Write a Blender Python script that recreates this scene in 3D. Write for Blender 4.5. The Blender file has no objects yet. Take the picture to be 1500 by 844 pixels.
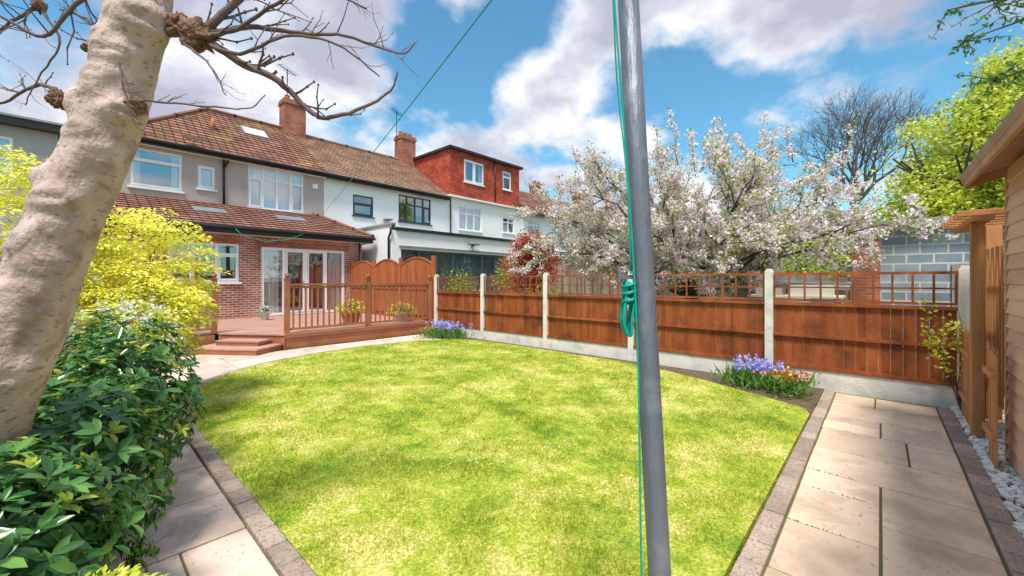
import bpy, math, random
import numpy as np
from mathutils import Vector, noise
rng=np.random.default_rng(7); random.seed(7)
scene=bpy.context.scene
RAD=math.radians
# ------------------------------------------------------------------ materials
def newmat(name):
    m=bpy.data.materials.new(name); m.use_nodes=True
    nt=m.node_tree; b=nt.nodes['Principled BSDF']
    return m,nt,b
def N(nt,t,**k):
    n=nt.nodes.new(t)
    for a,v in k.items(): setattr(n,a,v)
    return n
def ramp(nt,stops):
    r=N(nt,'ShaderNodeValToRGB'); e=r.color_ramp.elements
    e[0].position=stops[0][0]; e[0].color=(*stops[0][1],1)
    e[1].position=stops[-1][0]; e[1].color=(*stops[-1][1],1)
    for p,c in stops[1:-1]:
        x=e.new(p); x.color=(*c,1)
    return r
def mixc(nt,f,a,b,mode='MIX'):
    m=N(nt,'ShaderNodeMix',data_type='RGBA',blend_type=mode)
    for s,v in ((0,f),(6,a),(7,b)):
        if hasattr(v,'is_linked'): nt.links.new(v,m.inputs[s])
        else: m.inputs[s].default_value = v if s==0 else (*v,1)
    return m.outputs[2]
def pmat(name,c1,c2=None,scale=3.0,rough=.8,bump=0.0,bscale=None,island=0.0,spec=.3,stretch=None,metal=0,detail=6,dirt=None,bdist=.02,speck=None):
    m,nt,b=newmat(name)
    tc=N(nt,'ShaderNodeTexCoord'); mp=N(nt,'ShaderNodeMapping')
    nt.links.new(tc.outputs['Object'],mp.inputs[0])
    if stretch: mp.inputs['Scale'].default_value=stretch
    no=N(nt,'ShaderNodeTexNoise'); no.inputs['Scale'].default_value=scale; no.inputs['Detail'].default_value=detail
    nt.links.new(mp.outputs[0],no.inputs['Vector'])
    if c2 is None: c2=tuple(x*.75 for x in c1)
    r=ramp(nt,[(.3,c1),(.7,c2)]); nt.links.new(no.outputs[0],r.inputs[0])
    col=r.outputs[0]
    if dirt:
        n3=N(nt,'ShaderNodeTexNoise'); n3.inputs['Scale'].default_value=dirt[1]; n3.inputs['Detail'].default_value=8
        nt.links.new(tc.outputs['Object'],n3.inputs['Vector'])
        rr=ramp(nt,[(.5,(0,0,0)),(.68,(dirt[2],)*3)]); nt.links.new(n3.outputs[0],rr.inputs[0])
        col=mixc(nt,rr.outputs[0],col,dirt[0])
    if speck: # (colour, scale, threshold, stretch)
        mq=N(nt,'ShaderNodeMapping'); mq.inputs['Scale'].default_value=speck[3]; nt.links.new(tc.outputs['Object'],mq.inputs[0])
        n4=N(nt,'ShaderNodeTexNoise'); n4.inputs['Scale'].default_value=speck[1]; n4.inputs['Detail'].default_value=3; nt.links.new(mq.outputs[0],n4.inputs['Vector'])
        rs=ramp(nt,[(speck[2],(0,0,0)),(speck[2]+.06,(.85,)*3)]); nt.links.new(n4.outputs[0],rs.inputs[0]); col=mixc(nt,rs.outputs[0],col,speck[0])
    if island:
        g=N(nt,'ShaderNodeNewGeometry'); mr=N(nt,'ShaderNodeMapRange')
        mr.inputs[3].default_value=1-island; mr.inputs[4].default_value=1+island
        nt.links.new(g.outputs['Random Per Island'],mr.inputs[0])
        mul=N(nt,'ShaderNodeVectorMath',operation='SCALE')
        nt.links.new(col,mul.inputs[0]); nt.links.new(mr.outputs[0],mul.inputs['Scale']); col=mul.outputs[0]
    nt.links.new(col,b.inputs['Base Color'])
    b.inputs['Roughness'].default_value=rough; b.inputs['Specular IOR Level'].default_value=spec
    b.inputs['Metallic'].default_value=metal
    if bump:
        n2=N(nt,'ShaderNodeTexNoise'); n2.inputs['Scale'].default_value=bscale or scale*6; n2.inputs['Detail'].default_value=5
        nt.links.new(mp.outputs[0],n2.inputs['Vector'])
        bp=N(nt,'ShaderNodeBump'); bp.inputs['Strength'].default_value=bump; bp.inputs['Distance'].default_value=bdist
        nt.links.new(n2.outputs[0],bp.inputs['Height']); nt.links.new(bp.outputs[0],b.inputs['Normal'])
    return m
def brickmat(name,c1,c2,mortar,bw=.225,rh=.075,ms=.011,rough=.85,bump=.5,patch=None,offs=.5):
    m,nt,b=newmat(name)
    tc=N(nt,'ShaderNodeTexCoord'); br=N(nt,'ShaderNodeTexBrick'); br.offset=offs
    nt.links.new(tc.outputs['UV'],br.inputs['Vector'])
    br.inputs['Color1'].default_value=(*c1,1); br.inputs['Color2'].default_value=(*c2,1); br.inputs['Mortar'].default_value=(*mortar,1)
    br.inputs['Scale'].default_value=1; br.inputs['Mortar Size'].default_value=ms; br.inputs['Brick Width'].default_value=bw
    br.inputs['Row Height'].default_value=rh; br.inputs['Bias'].default_value=0
    no=N(nt,'ShaderNodeTexNoise'); no.inputs['Scale'].default_value=1.3; no.inputs['Detail'].default_value=8
    nt.links.new(tc.outputs['UV'],no.inputs['Vector'])
    r=ramp(nt,[(.3,(.62,.62,.62)),(.7,(1.25,1.25,1.25))]); nt.links.new(no.outputs[0],r.inputs[0])
    col=mixc(nt,1.0,br.outputs['Color'],r.outputs[0],'MULTIPLY')
    if patch:
        n3=N(nt,'ShaderNodeTexNoise'); n3.inputs['Scale'].default_value=patch[1]; n3.inputs['Detail'].default_value=9; n3.inputs['Roughness'].default_value=.7
        nt.links.new(tc.outputs['UV'],n3.inputs['Vector'])
        rr=ramp(nt,[(patch[2],(0,0,0)),(patch[2]+.1,(patch[3],)*3)]); nt.links.new(n3.outputs[0],rr.inputs[0])
        col=mixc(nt,rr.outputs[0],col,patch[0])
    nt.links.new(col,b.inputs['Base Color']); b.inputs['Roughness'].default_value=rough; b.inputs['Specular IOR Level'].default_value=.2
    bp=N(nt,'ShaderNodeBump'); bp.inputs['Strength'].default_value=bump; bp.inputs['Distance'].default_value=.01; bp.invert=True
    nt.links.new(br.outputs['Fac'],bp.inputs['Height']); nt.links.new(bp.outputs[0],b.inputs['Normal'])
    return m
def leafmat(name,c1,c2,c3=None,rough=.5,trans=.3,spec=.35):
    m,nt,b=newmat(name)
    g=N(nt,'ShaderNodeNewGeometry')
    st=[(0,c1),(1,c2)] if c3 is None else [(0,c1),(.55,c2),(1,c3)]
    r=ramp(nt,st); nt.links.new(g.outputs['Random Per Island'],r.inputs[0])
    nt.links.new(r.outputs[0],b.inputs['Base Color']); b.inputs['Roughness'].default_value=rough; b.inputs['Specular IOR Level'].default_value=spec
    t=N(nt,'ShaderNodeBsdfTranslucent'); nt.links.new(r.outputs[0],t.inputs['Color'])
    mx=N(nt,'ShaderNodeMixShader'); mx.inputs[0].default_value=trans
    nt.links.new(b.outputs[0],mx.inputs[1]); nt.links.new(t.outputs[0],mx.inputs[2])
    nt.links.new(mx.outputs[0],nt.nodes['Material Output'].inputs[0])
    return m
def glassmat(name,tint=.25):
    m,nt,b=newmat(name)
    g=N(nt,'ShaderNodeBsdfGlossy'); g.inputs['Roughness'].default_value=.02; g.inputs['Color'].default_value=(.9,.95,1,1)
    t=N(nt,'ShaderNodeBsdfTransparent'); t.inputs['Color'].default_value=(.8,.86,.88,1)
    mx=N(nt,'ShaderNodeMixShader'); mx.inputs[0].default_value=tint
    nt.links.new(t.outputs[0],mx.inputs[1]); nt.links.new(g.outputs[0],mx.inputs[2])
    nt.links.new(mx.outputs[0],nt.nodes['Material Output'].inputs[0]); return m

M={}
M['brick']=brickmat('house_brick',(.44,.15,.09),(.25,.08,.055),(.54,.46,.38))
M['chimbrick']=brickmat('chimney_brick',(.50,.14,.07),(.32,.09,.045),(.30,.21,.16))
M['tile1']=brickmat('roof_tile_brown',(.36,.165,.11),(.22,.105,.075),(.06,.035,.03),.26,.3,.018,patch=((.52,.42,.04),.55,.565,.9),offs=0)
M['tileext']=brickmat('roof_tile_ext',(.38,.175,.125),(.27,.12,.085),(.08,.045,.035),.26,.3,.018,offs=0)
M['tile2']=brickmat('roof_tile_old',(.46,.27,.18),(.33,.19,.13),(.13,.08,.06),.2,.2,.014,patch=((.52,.39,.27),1.0,.55,.6))
M['tilered']=brickmat('hung_tile_red',(.68,.13,.07),(.48,.08,.045),(.18,.035,.025),.17,.13,.014)
M['block']=brickmat('concrete_block',(.34,.38,.43),(.21,.245,.29),(.56,.54,.50),.44,.215,.018)
M['dash']=pmat('pebbledash',(.53,.45,.42),(.45,.38,.355),1.0,.95,.8,60)
M['white']=pmat('white_render',(.89,.88,.85),(.83,.81,.78),.8,.85,.1,20)
M['offwhite']=pmat('cream_render',(.74,.71,.65),(.66,.62,.57),.8,.9,.1,20)
M['greyrend']=pmat('grey_render',(.50,.46,.44),(.39,.37,.36),1.5,.95,.5,50)
M['upvc']=pmat('upvc_white',(.88,.88,.88),(.84,.84,.84),2,.35,0)
M['darkframe']=pmat('dark_frame',(.07,.085,.11),(.06,.07,.085),2,.4,0)
M['glass']=glassmat('window_glass',.34)
M['dglass']=glassmat('dark_glass',.12)
M['room']=pmat('room_dark',(.08,.085,.10),(.05,.055,.065),1.5,.9)
M['backing']=pmat('blue_grey_backing',(.11,.15,.20),(.07,.10,.14),1,.9,0,stretch=(9,9,.3))  # sheet added behind the bifold glass; the room's darkness is put in its colour
M['curtain']=pmat('net_curtain',(.76,.73,.70),(.52,.50,.49),1,.9,0,stretch=(14,14,.3))
M['gutter']=pmat('gutter_black',(.02,.02,.024),(.03,.03,.03),2,.35)
M['lead']=pmat('lead_flashing',(.24,.25,.27),(.18,.19,.20),3,.6)
M['felt']=pmat('roof_felt',(.36,.36,.36),(.26,.26,.27),3,.95,.4,40)
M['fence']=pmat('fence_stain',(.40,.11,.03),(.25,.06,.016),2.2,.62,.5,30,island=.24,stretch=(3,3,.6),dirt=((.13,.04,.015),2.5,.8))
M['fenceb']=pmat('fence_back_wood',(.36,.17,.09),(.24,.11,.06),2.2,.75,.4,30,island=.2,stretch=(3,3,.6))
M['arch']=pmat('arched_panel_wood',(.46,.14,.045),(.34,.095,.03),2.2,.7,.4,30,island=.15,stretch=(3,3,.6))
M['greywood']=pmat('grey_wood',(.36,.29,.24),(.24,.19,.155),2.2,.85,.4,30,island=.2,stretch=(3,3,.6))
M['conc']=pmat('concrete_post',(.84,.79,.72),(.70,.65,.59),3,.9,.4,40,dirt=((.42,.40,.33),5,.45))
M['deck']=pmat('deck_board',(.54,.31,.24),(.40,.215,.16),3,.6,.3,40,island=.15,stretch=(.6,4,3))
M['deckrail']=pmat('deck_rail',(.40,.155,.08),(.29,.105,.05),3,.55,.2,40,island=.12)
M['slab']=pmat('paving_slab',(.82,.62,.51),(.62,.47,.39),2.2,.85,.8,16,island=.15,dirt=((.42,.32,.25),3.5,.6),detail=12,speck=((.50,.39,.32),38,.61,(1,1,1)))
M['slabw']=pmat('paving_slab_warm',(.88,.66,.47),(.68,.50,.36),1.8,.85,.9,11,island=.17,dirt=((.46,.33,.23),2.6,.75),detail=12,speck=((.52,.39,.29),30,.62,(1,1,1)))
M['edge']=pmat('edging_block',(.50,.38,.30),(.34,.26,.21),6,.9,.7,50,island=.2,speck=((.24,.185,.15),60,.56,(1,1,1)))
M['grout']=pmat('joint_soil',(.17,.13,.08),(.13,.14,.05),8,.95,.5,50)
M['soil']=pmat('bed_soil',(.20,.14,.09),(.11,.075,.05),12,.95,1,60)
M['shed']=pmat('shed_cladding',(.80,.50,.37),(.64,.38,.27),2.0,.75,.4,30,island=.12,stretch=(.5,3,4))
M['shedtrim']=pmat('shed_trim',(.50,.27,.16),(.34,.19,.11),3,.7,.4,30,island=.2)
M['post']=pmat('timber_post',(.66,.30,.12),(.42,.18,.07),3,.7,.5,25,island=.15,stretch=(4,4,.4))
M['galv']=pmat('galvanised_steel',(.185,.20,.235),(.12,.13,.16),7,.5,.3,60,metal=.25,spec=.5,stretch=(1,1,.25),dirt=((.27,.29,.32),9,.7))
M['rope']=pmat('green_line',(.0,.40,.30),(.0,.30,.22),20,.5)
M['terra']=pmat('terracotta',(.50,.17,.08),(.40,.13,.06),6,.8,.2)
M['pale']=pmat('pale_stoneware',(.60,.57,.50),(.48,.46,.40),6,.8,.2)
M['pebble']=pmat('white_pebble',(.90,.87,.82),(.78,.74,.66),30,.7,.0,island=.15)
M['bark']=pmat('smooth_bark',(.66,.49,.42),(.44,.325,.27),7,.88,1.0,70,stretch=(1,1,.7),dirt=((.27,.17,.125),10,.8),detail=14,bdist=.008,speck=((.32,.21,.16),26,.59,(1,1,1.8)))
M['knob']=pmat('bark_scar',(.36,.20,.12),(.13,.07,.045),14,.95,1,50)
M['twig']=pmat('twig_bark',(.20,.14,.13),(.12,.08,.075),6,.9)
M['dbark']=pmat('dark_bark',(.12,.095,.085),(.07,.055,.05),5,.95,.5,30)
M['farbark']=pmat('far_bark',(.17,.14,.13),(.12,.10,.095),5,.95)
M['cream']=pmat('cream_board',(.66,.58,.44),(.54,.46,.36),3,.8)
M['ground']=pmat('rough_ground',(.17,.20,.06),(.24,.21,.13),.6,.95,.3,20)
GR=[(.20,.33,.035),(.48,.53,.065),(.78,.69,.18)]
M['blade']=leafmat('grass_blade',GR[0],GR[1],GR[2],rough=.6,trans=.4,spec=.15)
M['laurel']=leafmat('shrub_leaf',(.03,.11,.028),(.07,.20,.045),(.16,.34,.07),rough=.25,trans=.2,spec=.65)
M['laurelnew']=leafmat('shrub_new_leaf',(.42,.55,.06),(.66,.72,.14),rough=.35,trans=.35)
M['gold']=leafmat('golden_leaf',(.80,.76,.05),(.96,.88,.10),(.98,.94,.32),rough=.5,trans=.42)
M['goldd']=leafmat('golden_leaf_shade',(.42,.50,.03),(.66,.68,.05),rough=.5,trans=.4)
M['wpetal']=leafmat('white_petal',(.85,.84,.80),(.93,.93,.91),rough=.6,trans=.4)
M['applef']=leafmat('apple_blossom',(.94,.87,.88),(.92,.72,.77),(.96,.94,.94),rough=.6,trans=.42)
M['applel']=leafmat('apple_leaf',(.20,.28,.045),(.38,.46,.08),(.56,.58,.17),rough=.5,trans=.42)
M['lime']=leafmat('lime_leaf',(.46,.56,.05),(.72,.74,.08),(.90,.88,.20),rough=.5,trans=.45)
M['limed']=leafmat('green_leaf',(.14,.24,.035),(.30,.40,.05),rough=.5,trans=.35)
M['haze']=leafmat('distant_leaf',(.20,.27,.10),(.38,.43,.16),rough=.6,trans=.35)
M['acer']=leafmat('red_acer_leaf',(.38,.06,.045),(.60,.16,.09),rough=.5,trans=.35)
M['strap']=leafmat('strap_leaf',(.07,.19,.035),(.20,.36,.07),rough=.4,trans=.3)
M['blue']=leafmat('bluebell',(.38,.38,.84),(.66,.63,.95),rough=.5,trans=.35)
M['redf']=leafmat('red_flower',(.72,.05,.02),(.92,.30,.04),rough=.5,trans=.3)
M['yel']=leafmat('yellow_flower',(.90,.70,.03),(.96,.85,.10),rough=.5,trans=.3)
def patch_fac(nt):
    tc=N(nt,'ShaderNodeTexCoord')
    a=N(nt,'ShaderNodeTexNoise'); a.inputs['Scale'].default_value=1.0; a.inputs['Detail'].default_value=10; a.inputs['Roughness'].default_value=.72
    b_=N(nt,'ShaderNodeTexNoise'); b_.inputs['Scale'].default_value=6.0; b_.inputs['Detail'].default_value=6; b_.inputs['Roughness'].default_value=.7
    nt.links.new(tc.outputs['Object'],a.inputs[0]); nt.links.new(tc.outputs['Object'],b_.inputs[0])
    s=N(nt,'ShaderNodeMath',operation='MULTIPLY_ADD'); s.inputs[1].default_value=.55; nt.links.new(b_.outputs[0],s.inputs[0]); nt.links.new(a.outputs[0],s.inputs[2])
    mr=N(nt,'ShaderNodeMapRange'); mr.inputs[1].default_value=.61; mr.inputs[2].default_value=.93; nt.links.new(s.outputs[0],mr.inputs[0]); return mr.outputs[0],tc
m,nt,b=newmat('lawn_grass'); M['lawn']=m
pf,tc=patch_fac(nt)
n2=N(nt,'ShaderNodeTexNoise'); n2.inputs['Scale'].default_value=45; n2.inputs['Detail'].default_value=5; nt.links.new(tc.outputs['Object'],n2.inputs[0])
r1=ramp(nt,[(.0,GR[0]),(.5,GR[1]),(1,(.80,.70,.26))]); nt.links.new(pf,r1.inputs[0])
r2=ramp(nt,[(.3,(.5,.53,.45)),(.65,(1.05,1.05,1.05))]); nt.links.new(n2.outputs[0],r2.inputs[0])
nt.links.new(mixc(nt,1.0,r1.outputs[0],r2.outputs[0],'MULTIPLY'),b.inputs['Base Color']); b.inputs['Roughness'].default_value=.9; b.inputs['Specular IOR Level'].default_value=.1
bp=N(nt,'ShaderNodeBump'); bp.inputs['Strength'].default_value=.8; bp.inputs['Distance'].default_value=.02
nt.links.new(n2.outputs[0],bp.inputs['Height']); nt.links.new(bp.outputs[0],b.inputs['Normal'])
bm_=M['blade'].node_tree; pf,_=patch_fac(bm_)
gi=[n for n in bm_.nodes if n.bl_idname=='ShaderNodeNewGeometry'][0]; rp=[n for n in bm_.nodes if n.bl_idname=='ShaderNodeValToRGB'][0]
md=N(bm_,'ShaderNodeMath',operation='MULTIPLY'); md.inputs[1].default_value=.72; bm_.links.new(pf,md.inputs[0])
me=N(bm_,'ShaderNodeMath',operation='MULTIPLY_ADD'); me.inputs[1].default_value=.32; bm_.links.new(gi.outputs['Random Per Island'],me.inputs[0]); bm_.links.new(md.outputs[0],me.inputs[2])
bm_.links.new(me.outputs[0],rp.inputs[0])

# ------------------------------------------------------------------ builders
def empty(name,loc):
    o=bpy.data.objects.new(name,None); o.location=loc; o.empty_display_size=.3
    scene.collection.objects.link(o); return o
class MB:
    def __init__(s): s.V=[];s.F=[];s.Mi=[];s.UV=[];s.mats=[]
    def mi(s,m):
        if m not in s.mats: s.mats.append(m)
        return s.mats.index(m)
    def face(s,idx,uv,m): s.F.append(idx); s.UV.append(uv); s.Mi.append(s.mi(m))
    def poly(s,pts,m):
        pts=[Vector(p) for p in pts]; e1=(pts[1]-pts[0]).normalized()
        n=Vector((0,0,0))
        for i in range(1,len(pts)-1): n+=(pts[i]-pts[0]).cross(pts[i+1]-pts[0])
        n.normalize(); e2=n.cross(e1)
        i0=len(s.V); s.V+= [tuple(p) for p in pts]
        s.face(list(range(i0,i0+len(pts))),[(p.dot(e1),p.dot(e2)) for p in pts],m)
    def obox(s,c,ax,h,m):
        c=Vector(c); a=[Vector(x).normalized()*hh for x,hh in zip(ax,h)]
        i0=len(s.V); P=[]
        for k in range(8):
            P.append(c+a[0]*(1 if k&1 else -1)+a[1]*(1 if k&2 else -1)+a[2]*(1 if k&4 else -1))
        s.V+=[tuple(p) for p in P]
        for f,(u,v) in (((0,2,3,1),(0,1)),((4,5,7,6),(0,1)),((0,1,5,4),(0,2)),((2,6,7,3),(0,2)),((0,4,6,2),(1,2)),((1,3,7,5),(1,2))):
            eu=Vector(ax[u]).normalized(); ev=Vector(ax[v]).normalized()
            s.face([i0+k for k in f],[(P[k].dot(eu),P[k].dot(ev)) for k in f],m)
    def box(s,x0,x1,y0,y1,z0,z1,m):
        s.obox(((x0+x1)/2,(y0+y1)/2,(z0+z1)/2),((1,0,0),(0,1,0),(0,0,1)),(abs(x1-x0)/2,abs(y1-y0)/2,abs(z1-z0)/2),m)
    def prism(s,pts,z0,z1,m):
        n=len(pts); s.poly([(x,y,z1) for x,y in pts],m)
        for i in range(n):
            a=pts[i]; b=pts[(i+1)%n]; s.poly([(a[0],a[1],z0),(b[0],b[1],z0),(b[0],b[1],z1),(a[0],a[1],z1)],m)
    def tube(s,pts,rad,sides,m,cap=True):
        pts=[Vector(p) for p in pts]; n=len(pts)
        t=(pts[1]-pts[0]).normalized(); x=t.orthogonal().normalized(); i0=len(s.V)
        for i,p in enumerate(pts):
            if i==0: t=(pts[1]-pts[0])
            elif i==n-1: t=(pts[-1]-pts[-2])
            else: t=(pts[i+1]-pts[i-1])
            t.normalize(); x=(x-t*x.dot(t)).normalized(); y=t.cross(x)
            r=rad[i] if hasattr(rad,'__len__') else rad
            for k in range(sides):
                a=2*math.pi*k/sides; s.V.append(tuple(p+x*(r*math.cos(a))+y*(r*math.sin(a))))
        for i in range(n-1):
            for k in range(sides):
                a=i0+i*sides+k; b_=i0+i*sides+(k+1)%sides
                s.face([a,b_,b_+sides,a+sides],[(0,0),(1,0),(1,1),(0,1)],m)
        if cap:
            s.face([i0+k for k in reversed(range(sides))],[(0,0)]*sides,m)
            s.face([i0+(n-1)*sides+k for k in range(sides)],[(0,0)]*sides,m)
    def lathe(s,c,prof,sides,m):
        i0=len(s.V)
        for r,z in prof:
            for k in range(sides):
                a=2*math.pi*k/sides; s.V.append((c[0]+r*math.cos(a),c[1]+r*math.sin(a),c[2]+z))
        for i in range(len(prof)-1):
            for k in range(sides):
                a=i0+i*sides+k; b_=i0+i*sides+(k+1)%sides
                s.face([a,b_,b_+sides,a+sides],[(0,0),(1,0),(1,1),(0,1)],m)
    def blob(s,c,r,m,amp=.3,fr=1.5,seg=16,ring=10,seed=0):
        i0=len(s.V)
        for j in range(ring+1):
            th=math.pi*j/ring
            for k in range(seg):
                ph=2*math.pi*k/seg; d=Vector((math.sin(th)*math.cos(ph),math.sin(th)*math.sin(ph),math.cos(th)))
                q=1+amp*noise.fractal(d*fr+Vector((seed*3.1,seed,0)),1,2,3)
                s.V.append((c[0]+d.x*r[0]*q,c[1]+d.y*r[1]*q,c[2]+d.z*r[2]*q))
        for j in range(ring):
            for k in range(seg):
                a=i0+j*seg+k; b_=i0+j*seg+(k+1)%seg
                s.face([a,a+seg,b_+seg,b_],[(0,0)]*4,m)
    def build(s,name,parent=None,smooth=False,bevel=0,origin=None):
        V=np.array(s.V,dtype=float)
        if parent is not None: o3=np.array(parent.location)
        elif origin is not None: o3=np.array(origin,dtype=float)
        else: o3=np.array([(V[:,0].min()+V[:,0].max())/2,(V[:,1].min()+V[:,1].max())/2,V[:,2].min()])
        me=bpy.data.meshes.new(name); me.from_pydata((V-o3).tolist(),[],s.F)
        for mm in s.mats: me.materials.append(M[mm])
        me.polygons.foreach_set('material_index',s.Mi)
        uv=me.uv_layers.new(name='UVMap'); flat=[c for f in s.UV for p in f for c in p]; uv.data.foreach_set('uv',flat)
        if smooth: me.polygons.foreach_set('use_smooth',[True]*len(me.polygons))
        me.update(); o=bpy.data.objects.new(name,me); scene.collection.objects.link(o)
        if parent is not None: o.parent=parent
        else: o.location=o3
        if bevel:
            bv=o.modifiers.new('bevel','BEVEL'); bv.width=bevel; bv.segments=2; bv.limit_method='ANGLE'
        return o
def npobj(name,parts,parent=None,origin=(0,0,0),smooth=False):
    vs=[];loops=[];tot=[];mi=[];mats=[];off=0
    o3=np.array(parent.location if parent is not None else origin,dtype=float)
    for V,faces,mt in parts:
        if len(V)==0: continue
        if mt not in mats: mats.append(mt)
        n,k,_=V.shape; vs.append(V.reshape(-1,3)-o3)
        base=np.arange(n)*k+off
        for f in faces:
            loops.append((base[:,None]+np.array(f)[None,:]).ravel()); tot.append(np.full(n,len(f))); mi.append(np.full(n,mats.index(mt)))
        off+=n*k
    vs=np.concatenate(vs); loops=np.concatenate(loops); tot=np.concatenate(tot); mi=np.concatenate(mi)
    me=bpy.data.meshes.new(name); me.vertices.add(len(vs)); me.vertices.foreach_set('co',vs.ravel())
    me.loops.add(len(loops)); me.loops.foreach_set('vertex_index',loops.astype(np.int32))
    me.polygons.add(len(tot)); st=np.concatenate([[0],np.cumsum(tot)[:-1]])
    me.polygons.foreach_set('loop_start',st.astype(np.int32)); me.polygons.foreach_set('loop_total',tot.astype(np.int32))
    for mm in mats: me.materials.append(M[mm])
    me.polygons.foreach_set('material_index',mi.astype(np.int32))
    me.update(calc_edges=True); me.validate()
    o=bpy.data.objects.new(name,me); scene.collection.objects.link(o)
    if parent is not None: o.parent=parent
    else: o.location=o3
    return o
def nrm(a): return a/np.maximum(np.linalg.norm(a,axis=1,keepdims=True),1e-9)
def rdir(n): return nrm(rng.normal(size=(n,3)))
def quadleaf(C,D,Nn,L,W,fold=.15):
    D=nrm(D); S=nrm(np.cross(D,Nn)); Nn=np.cross(S,D); L=np.broadcast_to(L,(len(C),))[:,None]; W=np.broadcast_to(W,(len(C),))[:,None]
    a=C; c=C+D*L; l=C+D*L*.5+S*W*.5+Nn*W*fold; r=C+D*L*.5-S*W*.5+Nn*W*fold
    return np.stack([a,r,c,l],axis=1),[(0,1,2),(0,2,3)]
def bigleaf(C,D,Nn,L,W):
    D=nrm(D); S=nrm(np.cross(D,Nn)); Nn=np.cross(S,D); L=L[:,None]; W=W[:,None]
    b=C; m=C+D*L*.5-Nn*L*.02; t=C+D*L-Nn*L*.14
    f=lambda s,q,w:C+D*L*q+S*W*s*w+Nn*W*.18-Nn*L*.08*q
    return np.stack([b,m,t,f(1,.3,.38),f(1,.68,.42),f(-1,.3,.38),f(-1,.68,.42)],axis=1),[(0,1,2,4,3),(0,5,6,2,1)]
def petals(C,size,mt):
    k=len(C); D=rdir(k); return (*quadleaf(C,D,rdir(k),size,size*.9,.1),mt)

# ------------------------------------------------------------------ wall / window helpers (walls facing -Y)
def wall(mb,x0,x1,z0,z1,y,ops,m,rev=None,depth=.12):
    xs=sorted(set([x0,x1]+[v for o in ops for v in o[:2]])); zs=sorted(set([z0,z1]+[v for o in ops for v in o[2:4]]))
    for i in range(len(xs)-1):
        for j in range(len(zs)-1):
            cx=(xs[i]+xs[i+1])/2; cz=(zs[j]+zs[j+1])/2
            if any(o[0]<cx<o[1] and o[2]<cz<o[3] for o in ops): continue
            mb.poly([(xs[i],y,zs[j]),(xs[i+1],y,zs[j]),(xs[i+1],y,zs[j+1]),(xs[i],y,zs[j+1])],m)
    for a,b_,c,d in [o[:4] for o in ops]:
        r=rev or m; Y=y+depth
        mb.poly([(a,y,c),(a,Y,c),(a,Y,d),(a,y,d)],r); mb.poly([(b_,Y,c),(b_,y,c),(b_,y,d),(b_,Y,d)],r)
        mb.poly([(a,y,d),(a,Y,d),(b_,Y,d),(b_,y,d)],r); mb.poly([(a,y,c),(b_,y,c),(b_,Y,c),(a,Y,c)],r)
def window(par,x0,x1,z0,z1,y,cols,transom=None,frame='upvc',cur=True,glass='glass',sill=True,name='window',fw=.065,openers=(),doors=False,back='room'):
    mb=MB(); Y=y+.03; T=.05
    mb.box(x0,x1,Y,Y+T,z0,z0+fw,frame); mb.box(x0,x1,Y,Y+T,z1-fw,z1,frame)
    mb.box(x0,x0+fw,Y,Y+T,z0+fw,z1-fw,frame); mb.box(x1-fw,x1,Y,Y+T,z0+fw,z1-fw,frame)
    cw=(x1-x0)/cols
    for i in range(1,cols): mb.box(x0+cw*i-fw*.6,x0+cw*i+fw*.6,Y-.003,Y+T,z0+fw,z1-fw,frame)
    if transom:
        zt=z0+(z1-z0)*transom
        for i in range(cols):
            a=x0+cw*i+(fw if i==0 else fw*.6); b_=x0+cw*(i+1)-(fw if i==cols-1 else fw*.6)
            mb.box(a,b_,Y,Y+T,zt-fw*.5,zt+fw*.5,frame)
    for i in openers:
        a=x0+cw*i+fw*.7; b_=x0+cw*(i+1)-fw*.7; s=.045; zb=z0+fw+.003; zz=(z0+(z1-z0)*transom-fw*.5-.003) if transom else z1-fw-.003
        mb.box(a,b_,Y-.02,Y-.004,zb,zb+s,frame); mb.box(a,b_,Y-.02,Y-.004,zz-s,zz,frame)
        mb.box(a,a+s,Y-.02,Y-.004,zb+s,zz-s,frame); mb.box(b_-s,b_,Y-.02,Y-.004,zb+s,zz-s,frame)
    if sill: mb.box(x0-.06,x1+.06,y-.07,y+.03,z0-.06,z0-.002,frame)
    if doors: mb.box(x0+cw*2-.10,x0+cw*2-.07,Y-.05,Y-.004,z0+1.0,z0+1.15,'lead')
    mb.poly([(x0+fw,Y+.03,z0+fw),(x1-fw,Y+.03,z0+fw),(x1-fw,Y+.03,z1-fw),(x0+fw,Y+.03,z1-fw)],glass)
    db=.5 if back=='room' else .16
    mb.poly([(x0-.2,Y+db,z0-.2),(x1+.2,Y+db,z0-.2),(x1+.2,Y+db,z1+.2),(x0-.2,Y+db,z1+.2)],back)
    if cur:
        w=(x1-x0)
        if cur=='full': rs=[(x0,x1)]
        else: rs=[(x0,x0+w*.2),(x1-w*.2,x1)]
        for a,b_ in rs:
            n=max(4,int((b_-a)/.07)); pts=[(a+(b_-a)*i/n, Y+.13+.02*(i%2)) for i in range(n+1)]
            for i in range(n): mb.poly([(*pts[i],z0),(*pts[i+1],z0),(*pts[i+1],z1),(*pts[i],z1)],'curtain')
    return mb.build(name,par)
def roofplane(mb,eL,eR,rR,rL,m,step=.3,lift=.035):
    eL,eR,rR,rL=map(Vector,(eL,eR,rR,rL)); n=(eR-eL).cross(rL-eL).normalized(); 
    if n.z<0: n=-n
    H=((rL+rR)/2-(eL+eR)/2).length; k=max(2,int(H/step))
    for i in range(k):
        a=i/k; b_=(i+1)/k
        p0=eL.lerp(rL,a)+n*lift; p1=eR.lerp(rR,a)+n*lift; p2=eR.lerp(rR,b_)+n*.004; p3=eL.lerp(rL,b_)+n*.004
        mb.poly([p0,p1,p2,p3],m); mb.poly([p0-n*(lift-.004),p1-n*(lift-.004),p1,p0],m)
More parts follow.
